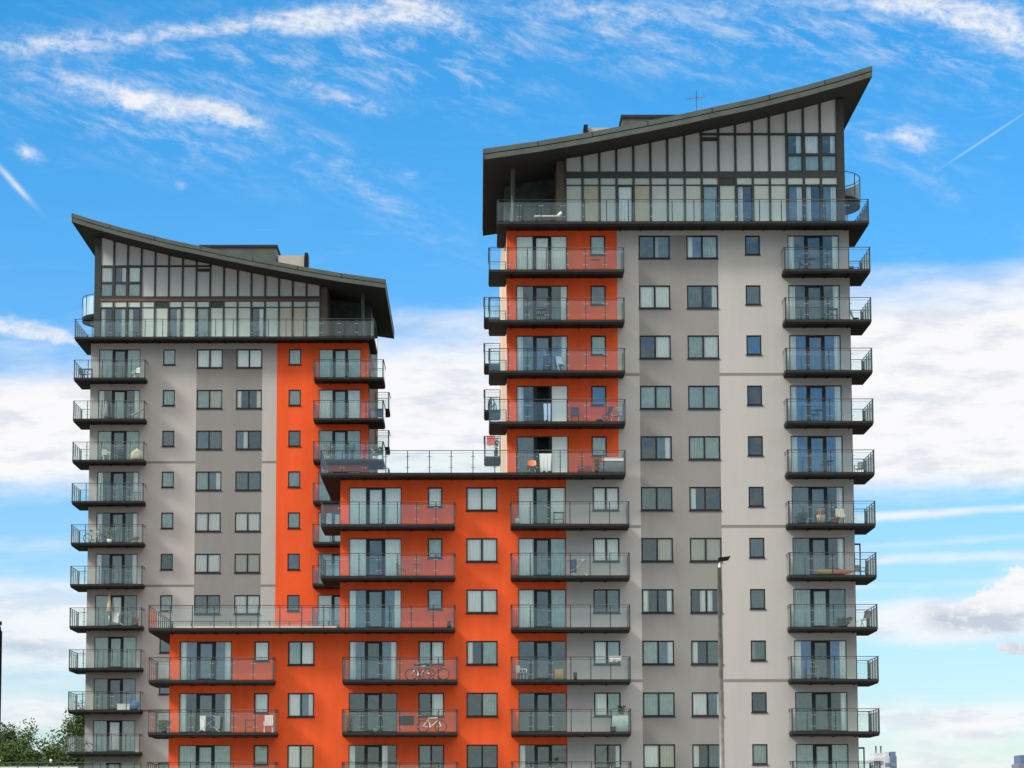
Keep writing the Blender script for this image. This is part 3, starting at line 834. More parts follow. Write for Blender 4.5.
def kayak():
    def b(o, g):
        L = 2.4
        for (name, sg_, mm) in (('hull', -1, 'orange_plastic'), ('deck', 1, 'yellow_plastic')):
            s = MB(); prev = None
            for k in range(17):
                t = -1 + 2 * k / 16; w = .30 * (1 - abs(t) ** 2.4) + .012; hh = .17 * (1 - abs(t) ** 2.6) + .01; lift = .10 * abs(t) ** 3
                row = [(t * L / 2, w * math.cos(math.pi * j / 8), .20 + lift + sg_ * hh * math.sin(math.pi * j / 8)) for j in range(9)]
                if prev:
                    for j in range(8): s.face([prev[j], prev[j+1], row[j+1], row[j]], 'yellow_plastic' if (t < .0) else mm if sg_ < 0 else 'orange_plastic', True)
                prev = row
            P(o, g, name, s)
        s = MB(); s.tube([(.35 * math.cos(t * .5236), .18 * math.sin(t * .5236), .37) for t in range(12)], .02, 'black_plastic', 6, True); P(o, g, 'cockpit_rim', s)
    return b
def lounger(m='white_cloth'):
    def b(o, g):
        s = MB(); s.box(-.85, .55, -.3, .3, .28, .36, m); P(o, g, 'cushion', s)
        s = MB(); s.tube([(.55, 0, .36), (.80, 0, .55)], [.10, .14], m, 8); P(o, g, 'pillow', s)
        for x in (-.8, .5):
            for y in (-.25, .25):
                s = MB(); s.box(x - .02, x + .02, y - .02, y + .02, 0, .28, 'rail'); P(o, g, 'leg', s)
    return b

yb = YF + .75      # standing line on the front balconies
HT = []
# tall tower, inner (orange) balconies
T('side_table', 6.95, yb, Z(9), 'small dark wooden table on the topmost orange-walled balcony of the right tower', 'table', build=stool('wood'))
T('lounger', 4.2, YF + .9, Z(10), 'white cushioned lounger behind the glass of the right penthouse terrace', 'lounger', build=lounger())
T('round_table', 3.75, yb, Z(8), 'round metal table on the second orange-walled balcony from the top, right tower', 'table', build=round_table())
T('folding_chair', 4.1, yb, Z(7), 'black folding chair facing forward beside a blue chair, third orange-walled balcony from the top', 'chair', build=folding_chair('navy_cloth'))
T('folding_chair', 4.9, yb + .1, Z(7), 'blue folding chair on the right of a dark one, third orange-walled balcony from the top', 'chair', build=folding_chair('pale_blue_cloth'), rot=.5)
hung_cloth('towel', 4.05, yb + .15, Z(6) + 1.15, .42, 1.0, 'pale_blue_cloth', 'pale blue laundry hanging in front of the upper open white balcony door', 'laundry')
T('folding_chair', 6.0 - .3, yb + .2, Z(6), 'upright black folding chair between the upper open white door and the small blue window', 'chair', build=folding_chair(), rot=0)
T('folding_chair', 7.55, yb + .1, Z(6), 'black reclined chair near the right end of the balcony with the blue small window', 'chair', build=folding_chair(), rot=-1.0)
T('armchair', 8.15, yb, Z(6), 'grey padded armchair in the right corner beside the black reclined chair', 'chair', build=chair('grey_cloth', 'chrome', .95), rot=-.6)
T('cooking_pot', 7.1, yb - .1, Z(6), 'low round dark bowl on the balcony floor left of the reclined black chair', 'bowl',
  build=lambda o, g: (P(o, g, 'bowl', MB().lathe((0, 0, 0), [(0, .02), (.14, .02), (.22, .2), (.19, .2), (.12, .05), (0, .05)], 'black_plastic')), P(o, g, 'lid', MB().lathe((0, 0, 0), [(.2, .205), (.1, .26), (.03, .28), (0, .3)], 'chrome'))))
T('shell_chair', 3.0 + .15, yb, Z(5), 'bright orange shell chair beside the open door above the wing roof', 'chair', build=shell_chair())
hung_cloth('towel', 3.85 + .1, yb, Z(5) + 1.18, .72, 1.05, 'white_cloth', 'long white sheet hanging on a rack right of the orange shell chair', 'laundry')
T('storage_box', 7.85, yb, Z(5), 'large grey storage box below the small window on the wing-roof terrace', 'storage box', build=boxthing(1.45, .6, .72, 'grey_cloth', 'dark_wicker'))
T('seat_cushion', 7.9, yb, Z(5) + .72, 'thick white cushion lying on the large grey storage box', 'cushion',
  build=lambda o, g: (P(o, g, 'pad', MB().box(-.6, .6, -.25, .25, 0, .17, 'white_cloth')), P(o, g, 'piping', MB().tube([(-.6, -.25, .17), (.6, -.25, .17), (.6, .25, .17), (-.6, .25, .17)], .02, 'white_cloth', 6, True))))
T('garden_bench', 6.25, yb, Z(5), 'low dark red bench left of the large grey storage box', 'bench',
  build=lambda o, g: (P(o, g, 'seat', MB().box(-.45, .45, -.2, .2, .40, .46, 'red_cloth')), P(o, g, 'front_panel', MB().box(-.43, .43, -.19, -.15, .08, .395, 'red_cloth')),
                      P(o, g, 'leg', MB().box(-.42, -.37, -.14, .18, 0, .395, 'red_metal')), P(o, g, 'leg', MB().box(.37, .42, -.14, .18, 0, .395, 'red_metal'))))
T('potted_plant', 6.95, yb + .1, Z(5), 'dark leafy plant between the red bench and the grey storage box', 'plant', build=plant('black_plastic', .16, .4, .5, ('leaf_b',), 120, .22))
# rear balconies
T('bicycle', .92, 196.3, Z(7), 'dark bicycle leaning on a small rear balcony left of the right tower', 'bicycle', build=bicycle('black_plastic'), rot=1.25)
hung_cloth('blanket', .82, 195.12, Z(6) + 1.33, .55, .62, 'pink_cloth', 'pink blanket draped over the rail of the lowest rear balcony, right tower', 'blanket')
T('potted_plant', 1.15, 195.8, Z(6), 'spindly dark plant behind the pink blanket on the rear balcony', 'plant', build=plant('black_plastic', .14, .5, .8, ('leaf_b',), 110, .18))
# outer balconies, tall tower
T('round_table', 19.6, yb, Z(9), 'round bistro table on the highest right-hand corner balcony', 'table', build=round_table())
T('armchair', 22.45, YR + 1.3, Z(9), 'low dark armchair round the corner of the highest right-hand balcony', 'chair', build=chair('dark_wicker', 'dark_wicker', .7), rot=.8)
T('folding_chair', 22.45, YR + .8, Z(8), 'slim black folding chair at the corner of the second right-hand balcony from the top', 'chair', build=folding_chair(), rot=1.2)
T('side_table', 20.9, yb, Z(8), 'long low dark table on the second right-hand corner balcony from the top', 'table', build=stool('black_plastic'))
T('round_table', 19.9, yb, Z(6), 'round table on the upper of the bright blue-reflecting right-hand balconies, fourth from top', 'table', build=round_table())
T('round_table', 20.5, yb, Z(5), 'round table on the lowest blue-reflecting right-hand balcony', 'table', build=round_table())
T('patio_chair', 22.5, YR + .6, Z(5), 'white-grey patio chair at the open corner of the lowest blue-reflecting balcony', 'chair', build=chair('grey_cloth', 'chrome'), rot=-.6)
T('potted_plant', 20.0, yb - .1, Z(4), 'big cream pot with pinkish plant on the right-hand balcony below the groove', 'plant', build=plant('terracotta', .26, .55, .35, ('flower', 'pale_leaf'), 150, .28))
T('potted_plant', 18.95, yb - .1, Z(4), 'bushy dark plant left of the big cream pot', 'plant', build=plant('black_plastic', .16, .25, .45, ('leaf_a', 'leaf_b'), 170, .4))
T('potted_plant', 20.85, yb - .1, Z(4), 'low trough of red flowers right of the big cream pot', 'plant', build=plant('red_metal', .2, .2, .2, ('flower', 'leaf_b'), 120, .4))
T('patio_chair', 21.5 + .35 - .7, yb + .1, Z(4), 'pale slatted chair in front of the curtain beside the red flowers', 'chair', build=chair('curtain_cream', 'curtain_cream', .95))
T('kayak', 20.72, YF + .45, Z(3), 'orange and yellow kayak lying along the balcony floor behind glass', 'kayak', build=kayak())
T('patio_chair', 22.45, YR + .9, Z(3), 'small reddish chair by the open side door on the kayak balcony', 'chair', build=chair('wood', 'wood', .8), rot=.7)
T('folding_chair', 22.5, YF + .9, Z(2), 'tall black reclining chair at the corner just below the kayak balcony', 'chair', build=folding_chair(), rot=-.7)
T('potted_plant', 21.3, yb, Z(2), 'low spreading bush beside the tall black reclining chair', 'plant', build=plant('black_plastic', .18, .2, .4, ('leaf_b',), 220, .55))
T('side_table', 19.4, yb, Z(1), 'pale low table on the third right-hand balcony from the bottom', 'table', build=stool('grey_cloth'))
# lower balconies spanning orange and grey
T('potted_plant', 2.3, yb - .2, Z(4), 'small white pot at the left end of the balcony right under the wing roof', 'plant', build=plant('white_plastic', .17, .35, .12, ('white_cloth', 'pale_leaf'), 60, .16))
T('side_table', 4.7, yb, Z(4), 'small black table in front of the right door pane under the wing roof', 'table', build=stool('black_plastic'))
hung_cloth('jacket', 5.55, yb, Z(3) + 1.0, .38, .8, 'navy_cloth', 'dark blue jacket hung on a clothes horse in the middle of a grey-orange balcony', 'laundry')
T('clothes_horse', 5.75, yb, Z(3), 'thin folding clothes horse carrying a dark blue jacket', 'drying rack', build=drying_rack(0))
T('plastic_chair', 2.5, YF + .5, Z(1), 'white plastic garden chair at the left end of a balcony with cardboard box', 'chair', build=chair('white_plastic'), rot=1.1)
T('cardboard_box', 4.65, yb, Z(1), 'brown cardboard box behind the glass right of the white plastic chair', 'box', build=boxthing(.48, .4, .62, 'cardboard'))
T('planter', 5.6, yb - .3, Z(1), 'narrow black cylindrical planter on the floor right of the cardboard box', 'planter',
  build=lambda o, g: (P(o, g, 'body', MB().lathe((0, 0, 0), [(0, 0), (.10, 0), (.12, .42), (.10, .42), (.09, .36), (0, .36)], 'black_plastic')), P(o, g, 'soil', MB().lathe((0, 0, 0), [(.09, .37), (0, .38)], 'wood'))))
hung_cloth('towel', 7.9, YF + .07, Z(1) + 1.33, .75, .3, 'white_cloth', 'rumpled white towel over the rail above the grey wall', 'laundry')
T('storage_box', 8.2, yb, Z(0), 'pale green-grey cabinet in the right corner of the balcony below the white chair', 'cabinet', build=boxthing(.9, .5, 1.0, 'curtain_sheer', 'grey_cloth'))
T('storage_box', 7.75, YF + .4, Z(0), 'small black crate left in front of the pale corner cabinet', 'crate', build=boxthing(.3, .3, .3, 'black_plastic'))
T('potted_plant', 8.3, yb, Z(0) + 1.0, 'scrawny plant standing on top of the pale corner cabinet', 'plant', build=plant('black_plastic', .1, .15, .4, ('leaf_b',), 60, .3))
# middle wing
T('side_table', -3.6, yb, Z(3), 'dark slatted table in the middle of the orange wing balcony, third level down', 'table', build=stool('wood'))
T('patio_chair', -4.5, yb, Z(3), 'dark chair left of the slatted table on the orange wing balcony', 'chair', build=chair('wood', 'wood', .8), rot=1.4)
T('potted_plant', -1.7, yb - .2, Z(2), 'tiny black pot in the right corner of the long wing terrace', 'plant', build=plant('black_plastic', .14, .22, .18, ('leaf_b',), 60, .14))
T('bicycle', -2.55, yb, Z(1), 'dark red mountain bicycle on the upper bicycle balcony of the orange wing', 'bicycle', build=bicycle('red_metal'))
T('bicycle', -3.4, yb + .3, Z(1), 'grey bicycle parked behind the dark red one', 'bicycle', build=bicycle('chrome'), rot=.1)
T('bicycle', -2.7, yb - .1, Z(0), 'white-framed bicycle on the balcony directly below the dark red bicycle', 'bicycle', build=bicycle('white_plastic'), rot=0)
T('planter_box', -4.15, YF + .12, Z(0) + .38, 'dark wicker planter box hung inside the rail left of the white bicycle', 'planter', build=boxthing(.85, .12, .55, 'dark_wicker'))
T('flower_pot', -5.95, YF + .3, Z(0), 'small pale green pot on the floor in front of the dark glazed door', 'pot',
  build=lambda o, g: (P(o, g, 'body', MB().lathe((0, 0, 0), [(0, 0), (.1, 0), (.14, .22), (.12, .22), (.1, .18), (0, .18)], 'spandrel')), P(o, g, 'rim', MB().tube([(.14 * math.cos(t * .785), .14 * math.sin(t * .785), .22) for t in range(8)], .012, 'spandrel', 6, True))))
T('potted_plant', -7.5, yb, Z(0), 'thin reddish climbing plant at the left end of the white bicycle balcony', 'plant', build=plant('black_plastic', .12, .2, .8, ('flower', 'pale_leaf', 'leaf_b'), 130, .22))
# lower left wing
T('clothes_horse', -15.6, yb, Z(0), 'wide clothes horse with laundry on the left-end orange balcony', 'drying rack', build=drying_rack(0))
hung_cloth('shirt', -15.95, yb, Z(0) + .97, .34, .85, 'white_cloth', 'white shirt at the left on the wide clothes horse', 'laundry')
hung_cloth('shirt', -15.5, yb, Z(0) + .97, .3, .8, 'navy_cloth', 'black shirt in the middle of the wide clothes horse', 'laundry')
hung_cloth('shirt', -15.1, yb, Z(0) + .97, .34, .75, 'grey_cloth', 'grey shirt at the right on the wide clothes horse', 'laundry')
T('patio_chair', -12.15, yb, Z(0), 'white high-backed chair at the right end of the clothes horse balcony', 'chair', build=chair('white_plastic', 'white_plastic', 1.0))
T('side_table', -13.2, yb, Z(0), 'dark table left of the white high-backed chair', 'table', build=stool('black_plastic'))
T('potted_plant', -18.2, YF + .8, Z(0), 'bushy green plant in the left corner of the clothes horse balcony', 'plant', build=plant('black_plastic', .2, .2, .5, ('leaf_a', 'leaf_b'), 260, .5))
# left tower
yl = YL - .85
T('armchair', -29.0, YL - .3, ZL(9), 'dark blue chair on the outer corner of the top-left balcony', 'chair', build=chair('navy_cloth', 'black_plastic', .9), rot=.9)
T('side_table', -28.55, yl, ZL(9), 'dark blue table beside the chair on the top-left balcony', 'table', build=stool('navy_cloth'))
T('patio_chair', -25.1, yl, ZL(9), 'white chair in the right corner of the top-left balcony', 'chair', build=chair('white_plastic'), rot=-.9)
T('ironing_board', -24.9, yl, ZL(8), 'slanting grey board leaning at the right end of the second left-hand balcony', 'board',
  build=lambda o, g: (P(o, g, 'board', MB().tube([(-.5, 0, .25), (.45, 0, .85)], [.10, .05], 'grey_cloth', 8)), P(o, g, 'leg', MB().tube([(-.3, -.1, 0), (.2, -.1, .7)], .015, 'chrome', 5)), P(o, g, 'leg', MB().tube([(.3, .1, 0), (-.1, .1, .5)], .015, 'chrome', 5))))
T('parasol', -27.2, yl, ZL(8), 'slim furled grey parasol in front of the second left-hand glazed door', 'parasol', build=parasol('grey_cloth', 1.5))
T('patio_chair', -27.2, yl, ZL(7), 'white chair at the left on the third left-hand balcony from the top', 'chair', build=chair('white_plastic'), rot=.5)
T('armchair', -26.2, yl, ZL(7), 'dark rounded armchair between white chair and tan cushion seat', 'chair', build=chair('dark_wicker', 'dark_wicker', .85))
T('beanbag', -24.9, yl, ZL(7), 'large tan beanbag in the right corner of the third left-hand balcony', 'beanbag',
  build=lambda o, g: (P(o, g, 'bag', MB().lathe((0, 0, 0), [(0, 0), (.48, .03), (.56, .2), (.52, .42), (.42, .62), (.24, .76), (.1, .85), (0, .86)], 'tan_cloth', 18)), P(o, g, 'top_knot', MB().lathe((0, 0, 0), [(.1, .85), (.06, .92), (0, .93)], 'tan_cloth', 10))))
T('side_table', -24.9, yl, ZL(6), 'small table with dark top at the right end of the fourth left-hand balcony', 'table', build=stool('grey_cloth'))
T('potted_plant', -26.8, yl, ZL(5), 'tall straggly pale plant among clutter on the fifth left-hand balcony', 'plant', build=plant('white_plastic', .2, .3, .9, ('pale_leaf', 'leaf_a'), 220, .38))
T('bicycle', -27.9, yl, ZL(5), 'small white bicycle left of the straggly pale plant', 'bicycle', build=bicycle('white_plastic'), rot=.5)
T('potted_plant', -25.0, yl, ZL(5), 'row of low reddish plants at the right of the fifth left-hand balcony', 'plant', build=plant('terracotta', .24, .2, .25, ('flower', 'leaf_b', 'wood'), 200, .65))
T('parasol', -26.75, yl, ZL(3), 'furled beige parasol standing before the glazed doors, leftmost balcony column', 'parasol', build=parasol('tan_cloth', 2.35))
T('clothes_horse', -26.3, yl + .1, ZL(3), 'clothes horse beside the furled beige parasol', 'drying rack', build=drying_rack(0))
hung_cloth('towel', -26.3, yl + .1, ZL(3) + .98, .5, .7, 'white_cloth', 'pale towel on the rack beside the furled beige parasol', 'laundry')
T('potted_plant', -24.8, yl, ZL(3), 'pot of dark red flowers right of the furled beige parasol', 'plant', build=plant('black_plastic', .22, .25, .4, ('flower', 'leaf_b'), 170, .4))
T('beach_ball', -24.75, yl - .1, ZL(1), 'bright blue inflatable ball in the corner of a lower left-hand balcony', 'ball',
  build=lambda o, g: (P(o, g, 'ball', MB().lathe((0, 0, 0), [(0, 0)] + [(.34 * math.sin(t * .2618), .34 - .34 * math.cos(t * .2618)) for t in range(1, 12)] + [(0, .68)], 'blue_cloth', 18)), P(o, g, 'valve', MB().tube([(0, -.33, .4), (0, -.36, .41)], .02, 'white_plastic', 6))))
T('storage_box', -25.6, yl, ZL(1), 'low white box left of the bright blue ball', 'storage box', build=boxthing(.9, .4, .45, 'white_plastic'))
T('bicycle', -28.6, yl, ZL(0), 'black bicycle at the left end of the lowest full left-hand balcony', 'bicycle', build=bicycle('black_plastic'), rot=.05)
# left tower, inner orange balconies
T('potted_plant', -10.9, yl, ZL(7), 'autumn-coloured tall plant at the left on an orange-walled left tower balcony', 'plant', build=plant('terracotta', .18, .3, .9, ('pale_leaf', 'leaf_a', 'orange_plastic'), 150, .28))
T('potted_plant', -9.2, yl, ZL(7), 'thin dark plant in the middle of the plant-filled left tower balcony', 'plant', build=plant('black_plastic', .14, .3, .9, ('leaf_b',), 100, .22))
T('potted_plant', -7.5, yl, ZL(7), 'wide mauve flowering bush at the right end of the plant-filled balcony', 'plant', build=plant('white_plastic', .2, .3, .8, ('curtain_dim', 'white_cloth', 'leaf_b', 'pale_leaf'), 260, .42))

# ================================================================== STREET, LAMPS, TREES, FAR BUILDINGS
def lamp(x, y, h, label, dark=False):
    o = empty('street_lamp', (x, y, 0), label, 'street lamp'); g = (x, y, 0); pm = 'steel' if dark else 'lamp_pole'
    s = MB(); s.tube([(0, 0, 0), (0, 0, 1.3), (0, 0, 1.32), (0, 0, h - .25)], [.13, .13, .085, .062], pm, 12); P(o, g, 'pole', s)
    s = MB(); s.lathe((0, 0, 0), [(.19, 0), (.19, .03), (.12, .05)], pm, 14); P(o, g, 'base_plate', s)
    s = MB(); s.tube([(0, 0, h - .25), (.02, 0, h - .12), (.08, -.02, h - .03)], .035, 'steel' if dark else 'lamp_white', 8); P(o, g, 'bracket', s)
    s = MB()
    prof = [(-.03, -.13, .0), (.35, -.16, .05), (.35, .16, .05), (-.03, .13, .0)]
    up = [(a_, b_, h + c_ + .045) for (a_, b_, c_) in prof]; dn = [(a_ * .8, b_ * .8, h + c_ - .075) for (a_, b_, c_) in prof]
    s.face(up, 'lamp_white'); s.face(dn, 'steel')
    for k in range(4): s.face([dn[k], dn[(k+1) % 4], up[(k+1) % 4], up[k]], 'steel')
    P(o, g, 'lamp_head', s)
    return o
lamp(7.46, 95, 9.98, 'tall galvanised street lamp with flat white-topped head before the right tower')
l2 = lamp(-14.76, 95, 8.05, 'dark street lamp cut off by the left edge of the picture', True)
l2.rotation_euler = (0, 0, math.pi)

def tree(x, y, h, rad, label, seed, n=5200, sparse=False, zlow=.25, sz=.20):
    rn = random.Random(seed); o = empty('deciduous_tree', (x, y, 0), label, 'tree', 'trees beyond the podium at the lower left'); g = (x, y, 0)
    tr = MB(); tips = []
    tr.tube([(0, 0, 0), (.1, 0, h * .3), (.0, .1, h * .62), (.1, 0, h * .9)], [.22 * h / 9, .17 * h / 9, .10 * h / 9, .02], 'bark', 9)
    nb = 26 if not sparse else 14
    for k in range(nb):
        z0_ = h * (zlow + (.88 - zlow) * k / nb); a_ = k * 2.4 + rn.uniform(-.4, .4); f = (z0_ / h - zlow) / (1 - zlow)
        r_ = rad * (math.sin(math.pi * min(1, .18 + .78 * f)) ** .7) * rn.uniform(.72, 1.08)
        tip = (math.cos(a_) * r_, math.sin(a_) * r_, z0_ + r_ * .35 + h * .04)
        mid = (tip[0] * .5, tip[1] * .5, z0_ + r_ * .10)
        tr.tube([(0, 0, z0_), mid, tip], [.07, .045, .012], 'bark', 5)
        tips.append((tip, r_)); tips.append((mid, r_ * .8))
        for q in range(2):
            t2 = (tip[0] + rn.uniform(-.8, .8), tip[1] + rn.uniform(-.8, .8), tip[2] + rn.uniform(-.3, .9)); tr.tube([mid, t2], [.03, .008], 'bark', 4); tips.append((t2, r_))
    P(o, g, 'trunk', tr)
    lf = MB()
    cl = []
    for (p_, r_) in tips:
        for q in range(3): cl.append((Vector(p_) + Vector((rn.gauss(0, .4), rn.gauss(0, .4), rn.gauss(0, .35))), rn.uniform(.35, .75), rn.choice(('leaf_a', 'leaf_b', 'leaf_a', 'leaf_c'))))
    cl.append((Vector((0, 0, h * .93)), .6, 'leaf_a'))
    per = n // len(cl)
    for (c, cr, m) in cl:
        for q in range(per):
            d = Vector((rn.gauss(0, 1), rn.gauss(0, 1), rn.gauss(0, .8))).normalized() * cr * rn.random() ** .4
            p_ = c + d
            a1 = Vector((rn.uniform(-1, 1), rn.uniform(-1, 1), rn.uniform(-.5, .5))).normalized() * sz * rn.uniform(.6, 1.2)
            b1 = a1.cross(Vector((rn.uniform(-1, 1), rn.uniform(-1, 1), rn.uniform(-1, 1)))).normalized() * sz * .45
            lf.face([p_ - a1, p_ + b1, p_ + a1, p_ - b1], m)
    P(o, g, 'crown', lf)
    return o
tree(-37.2, 238, 9.3, 3.3, 'broad dark green tree with ragged top at the far left edge', 3, 26000, sz=.13)
tree(-41.5, 246, 9.8, 4.0, 'tree half cut off by the left picture edge', 4, 18000, sz=.14)
tree(-33.4, 240, 9.5, 1.5, 'thin sparse tree whose twigs show the sky between two denser trees', 5, 2300, True, .45, .14)
tree(-34.0, 231, 7.3, 2.7, 'low dense tree in front of the thin sparse one', 8, 22000, sz=.13)
tree(-32.1, 251, 11.9, 1.0, 'tall dark tree seen behind the lowest balconies of the left tower', 6, 16000, sz=.13)

# podium at the lower left with a glazed balustrade
pod = empty('podium_building', (-30, 190, 0), 'low podium with glass balustrade running off the lower left corner', 'building')
s = MB(); s.box(-62, -19.3, 178.3, 200, 0, Z(-1) - .2, 'light_render'); P(pod, (0, 0, 0), 'wall', s)
s = MB(); s.box(-62.2, -19.25, 177.95, 200.2, Z(-1) - .198, Z(-1) - .01, 'steel_light'); P(pod, (0, 0, 0), 'roof_deck', s)
s = MB(); s.box(-62, -23.2, 179.3, 179.5, Z(-1) - .008, Z(-1) + 1.08, 'lamp_white'); P(pod, (0, 0, 0), 'parapet', s)
rb, gb = MB(), MB(); railing(rb, gb, [(-62, 178.05), (-19.4, 178.05)], Z(-1), [(0, 1)], step=1.17)
rb.build('railing', pod, (0, 0, 0)); gb.build('glass_balustrade', pod, (0, 0, 0))
for xk in (-27.55, -24.6):
    s = MB(); s.lathe((0, 0, 0), [(0, 0), (.07, .02), (.085, .08), (.06, .14), (0, .17)], 'lamp_white', 12); s.tube([(0, 0, -.05), (0, 0, .02)], .03, 'lamp_white', 8); s.build('rail_cap', pod, (xk, 178.05, Z(-1) + 1.33))  # white round caps on the rail, not lamps

def far_block(x, y, w, d, h, m1, m2, label, cols, crown=None, masts=0):
    o = empty('office_tower', (x, y, 0), label, 'tower block'); g = (x, y, 0)
    s = MB(); s.box(-w/2, w/2, 0, d, 0, h, m1); P(o, g, 'wall', s)
    for k in range(int(h / 3.4)):
        s = MB(); s.box(-w/2 + w * .08, w/2 - w * .08, -.15, -.01, k * 3.4 + 1.2, k * 3.4 + 2.9, m2); P(o, g, 'window_band', s)
    s = MB(); s.box(-w/2 + w * .1, w/2 - w * .1, 1, d - 1, h + .003, h + (crown or 2), m1 if not crown else m2); P(o, g, 'roof_plant', s)
    for k in range(masts):
        s = MB(); s.tube([(-w * .25 + k * w * .5, 2, h), (-w * .25 + k * w * .5, 2, h + 5.5)], .4, 'far_grey', 6); P(o, g, 'mast', s)
far_block(197.9, 1500, 2.6, 20, 36.9, 'far_pale', 'far_grey', 'slim pale strip-like tower block on the skyline, left half of a touching pair', 1)
far_block(200.8, 1498, 2.9, 20, 36.9, 'far_blue', 'far_grey', 'dark blue tower block attached right of the slim pale one', 1)
far_block(188.8, 1460, 4.6, 20, 35.2, 'far_pale', 'far_grey', 'white block with two masts next to the lowest corner balcony', 3, None, 2)
far_block(267, 1500, 11, 20, 33, 'far_grey', 'far_blue', 'grey tower block with dark crown at the right picture edge', 5, 4.2)
far_block(237, 1500, 6, 20, 28.6, 'far_grey', 'far_blue', 'barely visible low roof on the skyline between the two towers at right', 3)

# ground and street (below the frame of the photograph, seen only if the camera looks down)
def flat(name, x0, x1, y0, y1, z, m, kind='structure'):
    s = MB(); s.face([(x0, y0, z), (x1, y0, z), (x1, y1, z), (x0, y1, z)], m); o = s.build(name); o['kind'] = kind; return o
flat('ground', -4000, 4000, -3000, 6000, -.02, 'grass')
flat('road', -400, 400, 60, 90, -.012, 'asphalt')
s = MB(); s.box(-400, 400, 91, 174, -.01, .12, 'paving'); o = s.build('pavement'); o['kind'] = 'structure'
s = MB(); s.box(-400, 400, 90, 90.9, -.01, .125, 'paving'); o = s.build('kerb'); o['kind'] = 'structure'
s = MB()
for k in range(-30, 30): s.face([(k * 9, 74.9, -.006), (k * 9 + 4, 74.9, -.006), (k * 9 + 4, 75.1, -.006), (k * 9, 75.1, -.006)], 'paint_white')
o = s.build('road_marking'); o['kind'] = 'structure'

# ================================================================== SKY, SUN
SUN_AZ = R(-62)      # measured from the back of the camera side; negative = left
SUN_EL = R(38)
sv = Vector((math.sin(SUN_AZ) * math.cos(SUN_EL), -math.cos(SUN_AZ) * math.cos(SUN_EL), math.sin(SUN_EL)))   # towards the sun
w = bpy.data.worlds.new('World'); sc.world = w; w.use_nodes = True
nt = w.node_tree; nt.nodes.clear(); N, L = nt.nodes, nt.links
wo = N.new('ShaderNodeOutputWorld'); bg = N.new('ShaderNodeBackground'); bg.inputs['Strength'].default_value = .13
L.new(bg.outputs[0], wo.inputs[0])
sky = N.new('ShaderNodeTexSky'); sky.sky_type = 'NISHITA'; sky.sun_disc = False
sky.sun_elevation = SUN_EL; sky.sun_rotation = math.atan2(sv.x, sv.y); sky.air_density = 1.0; sky.dust_density = .3; sky.ozone_density = 1.6
def _in(sock, v):
    if isinstance(v, (int, float)): sock.default_value = v
    else: L.new(v, sock)
def M(op, a, b=0.0, c=None, clamp=False):
    n = N.new('ShaderNodeMath'); n.operation = op; n.use_clamp = clamp
    _in(n.inputs[0], a); _in(n.inputs[1], b)
    if c is not None: _in(n.inputs[2], c)
    return n.outputs[0]
tc = N.new('ShaderNodeTexCoord'); sx = N.new('ShaderNodeSeparateXYZ'); L.new(tc.outputs['Generated'], sx.inputs[0])
az = M('MULTIPLY', M('ARCTAN2', sx.outputs[0], sx.outputs[1]), 57.29578)      # degrees, 0 ahead, + right
el = M('MULTIPLY', M('ARCSINE', sx.outputs[2]), 57.29578)
def noise(sa, se, scale, detail=8, rough=.6, off=0.0, dist=0.0, rot=0.0):
    cb = N.new('ShaderNodeCombineXYZ')
    c_, s_ = math.cos(R(rot)), math.sin(R(rot))
    u = M('ADD', M('MULTIPLY', az, c_), M('MULTIPLY', el, s_)); v = M('SUBTRACT', M('MULTIPLY', el, c_), M('MULTIPLY', az, s_))
    _in(cb.inputs[0], M('MULTIPLY', u, sa)); _in(cb.inputs[1], M('MULTIPLY', v, se)); cb.inputs[2].default_value = off
    n = N.new('ShaderNodeTexNoise'); n.inputs['Scale'].default_value = scale; n.inputs['Detail'].default_value = detail
    n.inputs['Roughness'].default_value = rough; n.inputs['Distortion'].default_value = dist
    L.new(cb.outputs[0], n.inputs['Vector']); return n.outputs[0]
def sstep(x, a, b):
    n = N.new('ShaderNodeMapRange'); n.interpolation_type = 'SMOOTHSTEP'
    _in(n.inputs['Value'], x); n.inputs['From Min'].default_value = a; n.inputs['From Max'].default_value = b
    return n.outputs[0]
TH = 8.255
def dirof(px, py):                       # where a cloud of the photograph stands in the sky: azimuth, elevation in degrees
    X_ = (px - 478) / 3074; Y_ = (384 - py) / 3074; t = R(TH)
    dx, dy, dz_ = X_, math.cos(t) - Y_ * math.sin(t), math.sin(t) + Y_ * math.cos(t)
    return math.degrees(math.atan2(dx, dy)), math.degrees(math.atan2(dz_, math.hypot(dx, dy)))
def blob(px, py, rx, ry, rot=0.0, amp=1.0):
    """soft elliptical patch of cloud; sizes in 1/53.65 degrees"""
    a0, e0 = dirof(px, py); k = 1 / 53.65
    da = M('SUBTRACT', az, a0); de = M('SUBTRACT', el, e0)
    c_, s_ = math.cos(R(rot)), math.sin(R(rot))
    u = M('MULTIPLY', M('ADD', M('MULTIPLY', da, c_), M('MULTIPLY', de, s_)), 1 / (rx * k))
    v = M('MULTIPLY', M('SUBTRACT', M('MULTIPLY', de, c_), M('MULTIPLY', da, s_)), 1 / (ry * k))
    q = M('ADD', M('MULTIPLY', u, u), M('MULTIPLY', v, v))
    return M('MULTIPLY', M('EXPONENT', M('MULTIPLY', q, -1.0)), amp)
def total(l):
    o = l[0]
    for b_ in l[1:]: o = M('ADD', o, b_)
    return o
nA = noise(.75, 2.0, 1.9, 8, .66, 3.1, .5, -10)        # wisps
nB = noise(.45, 1.9, .8, 8, .58, 7.7, .2, 3)       # banks
nC = noise(1, 1.35, 3.6, 7, .68, 1.3, .3)         # puffs
nD = noise(.25, 1.6, 2.4, 6, .55, 5.2, .1, 2)      # thin streaks
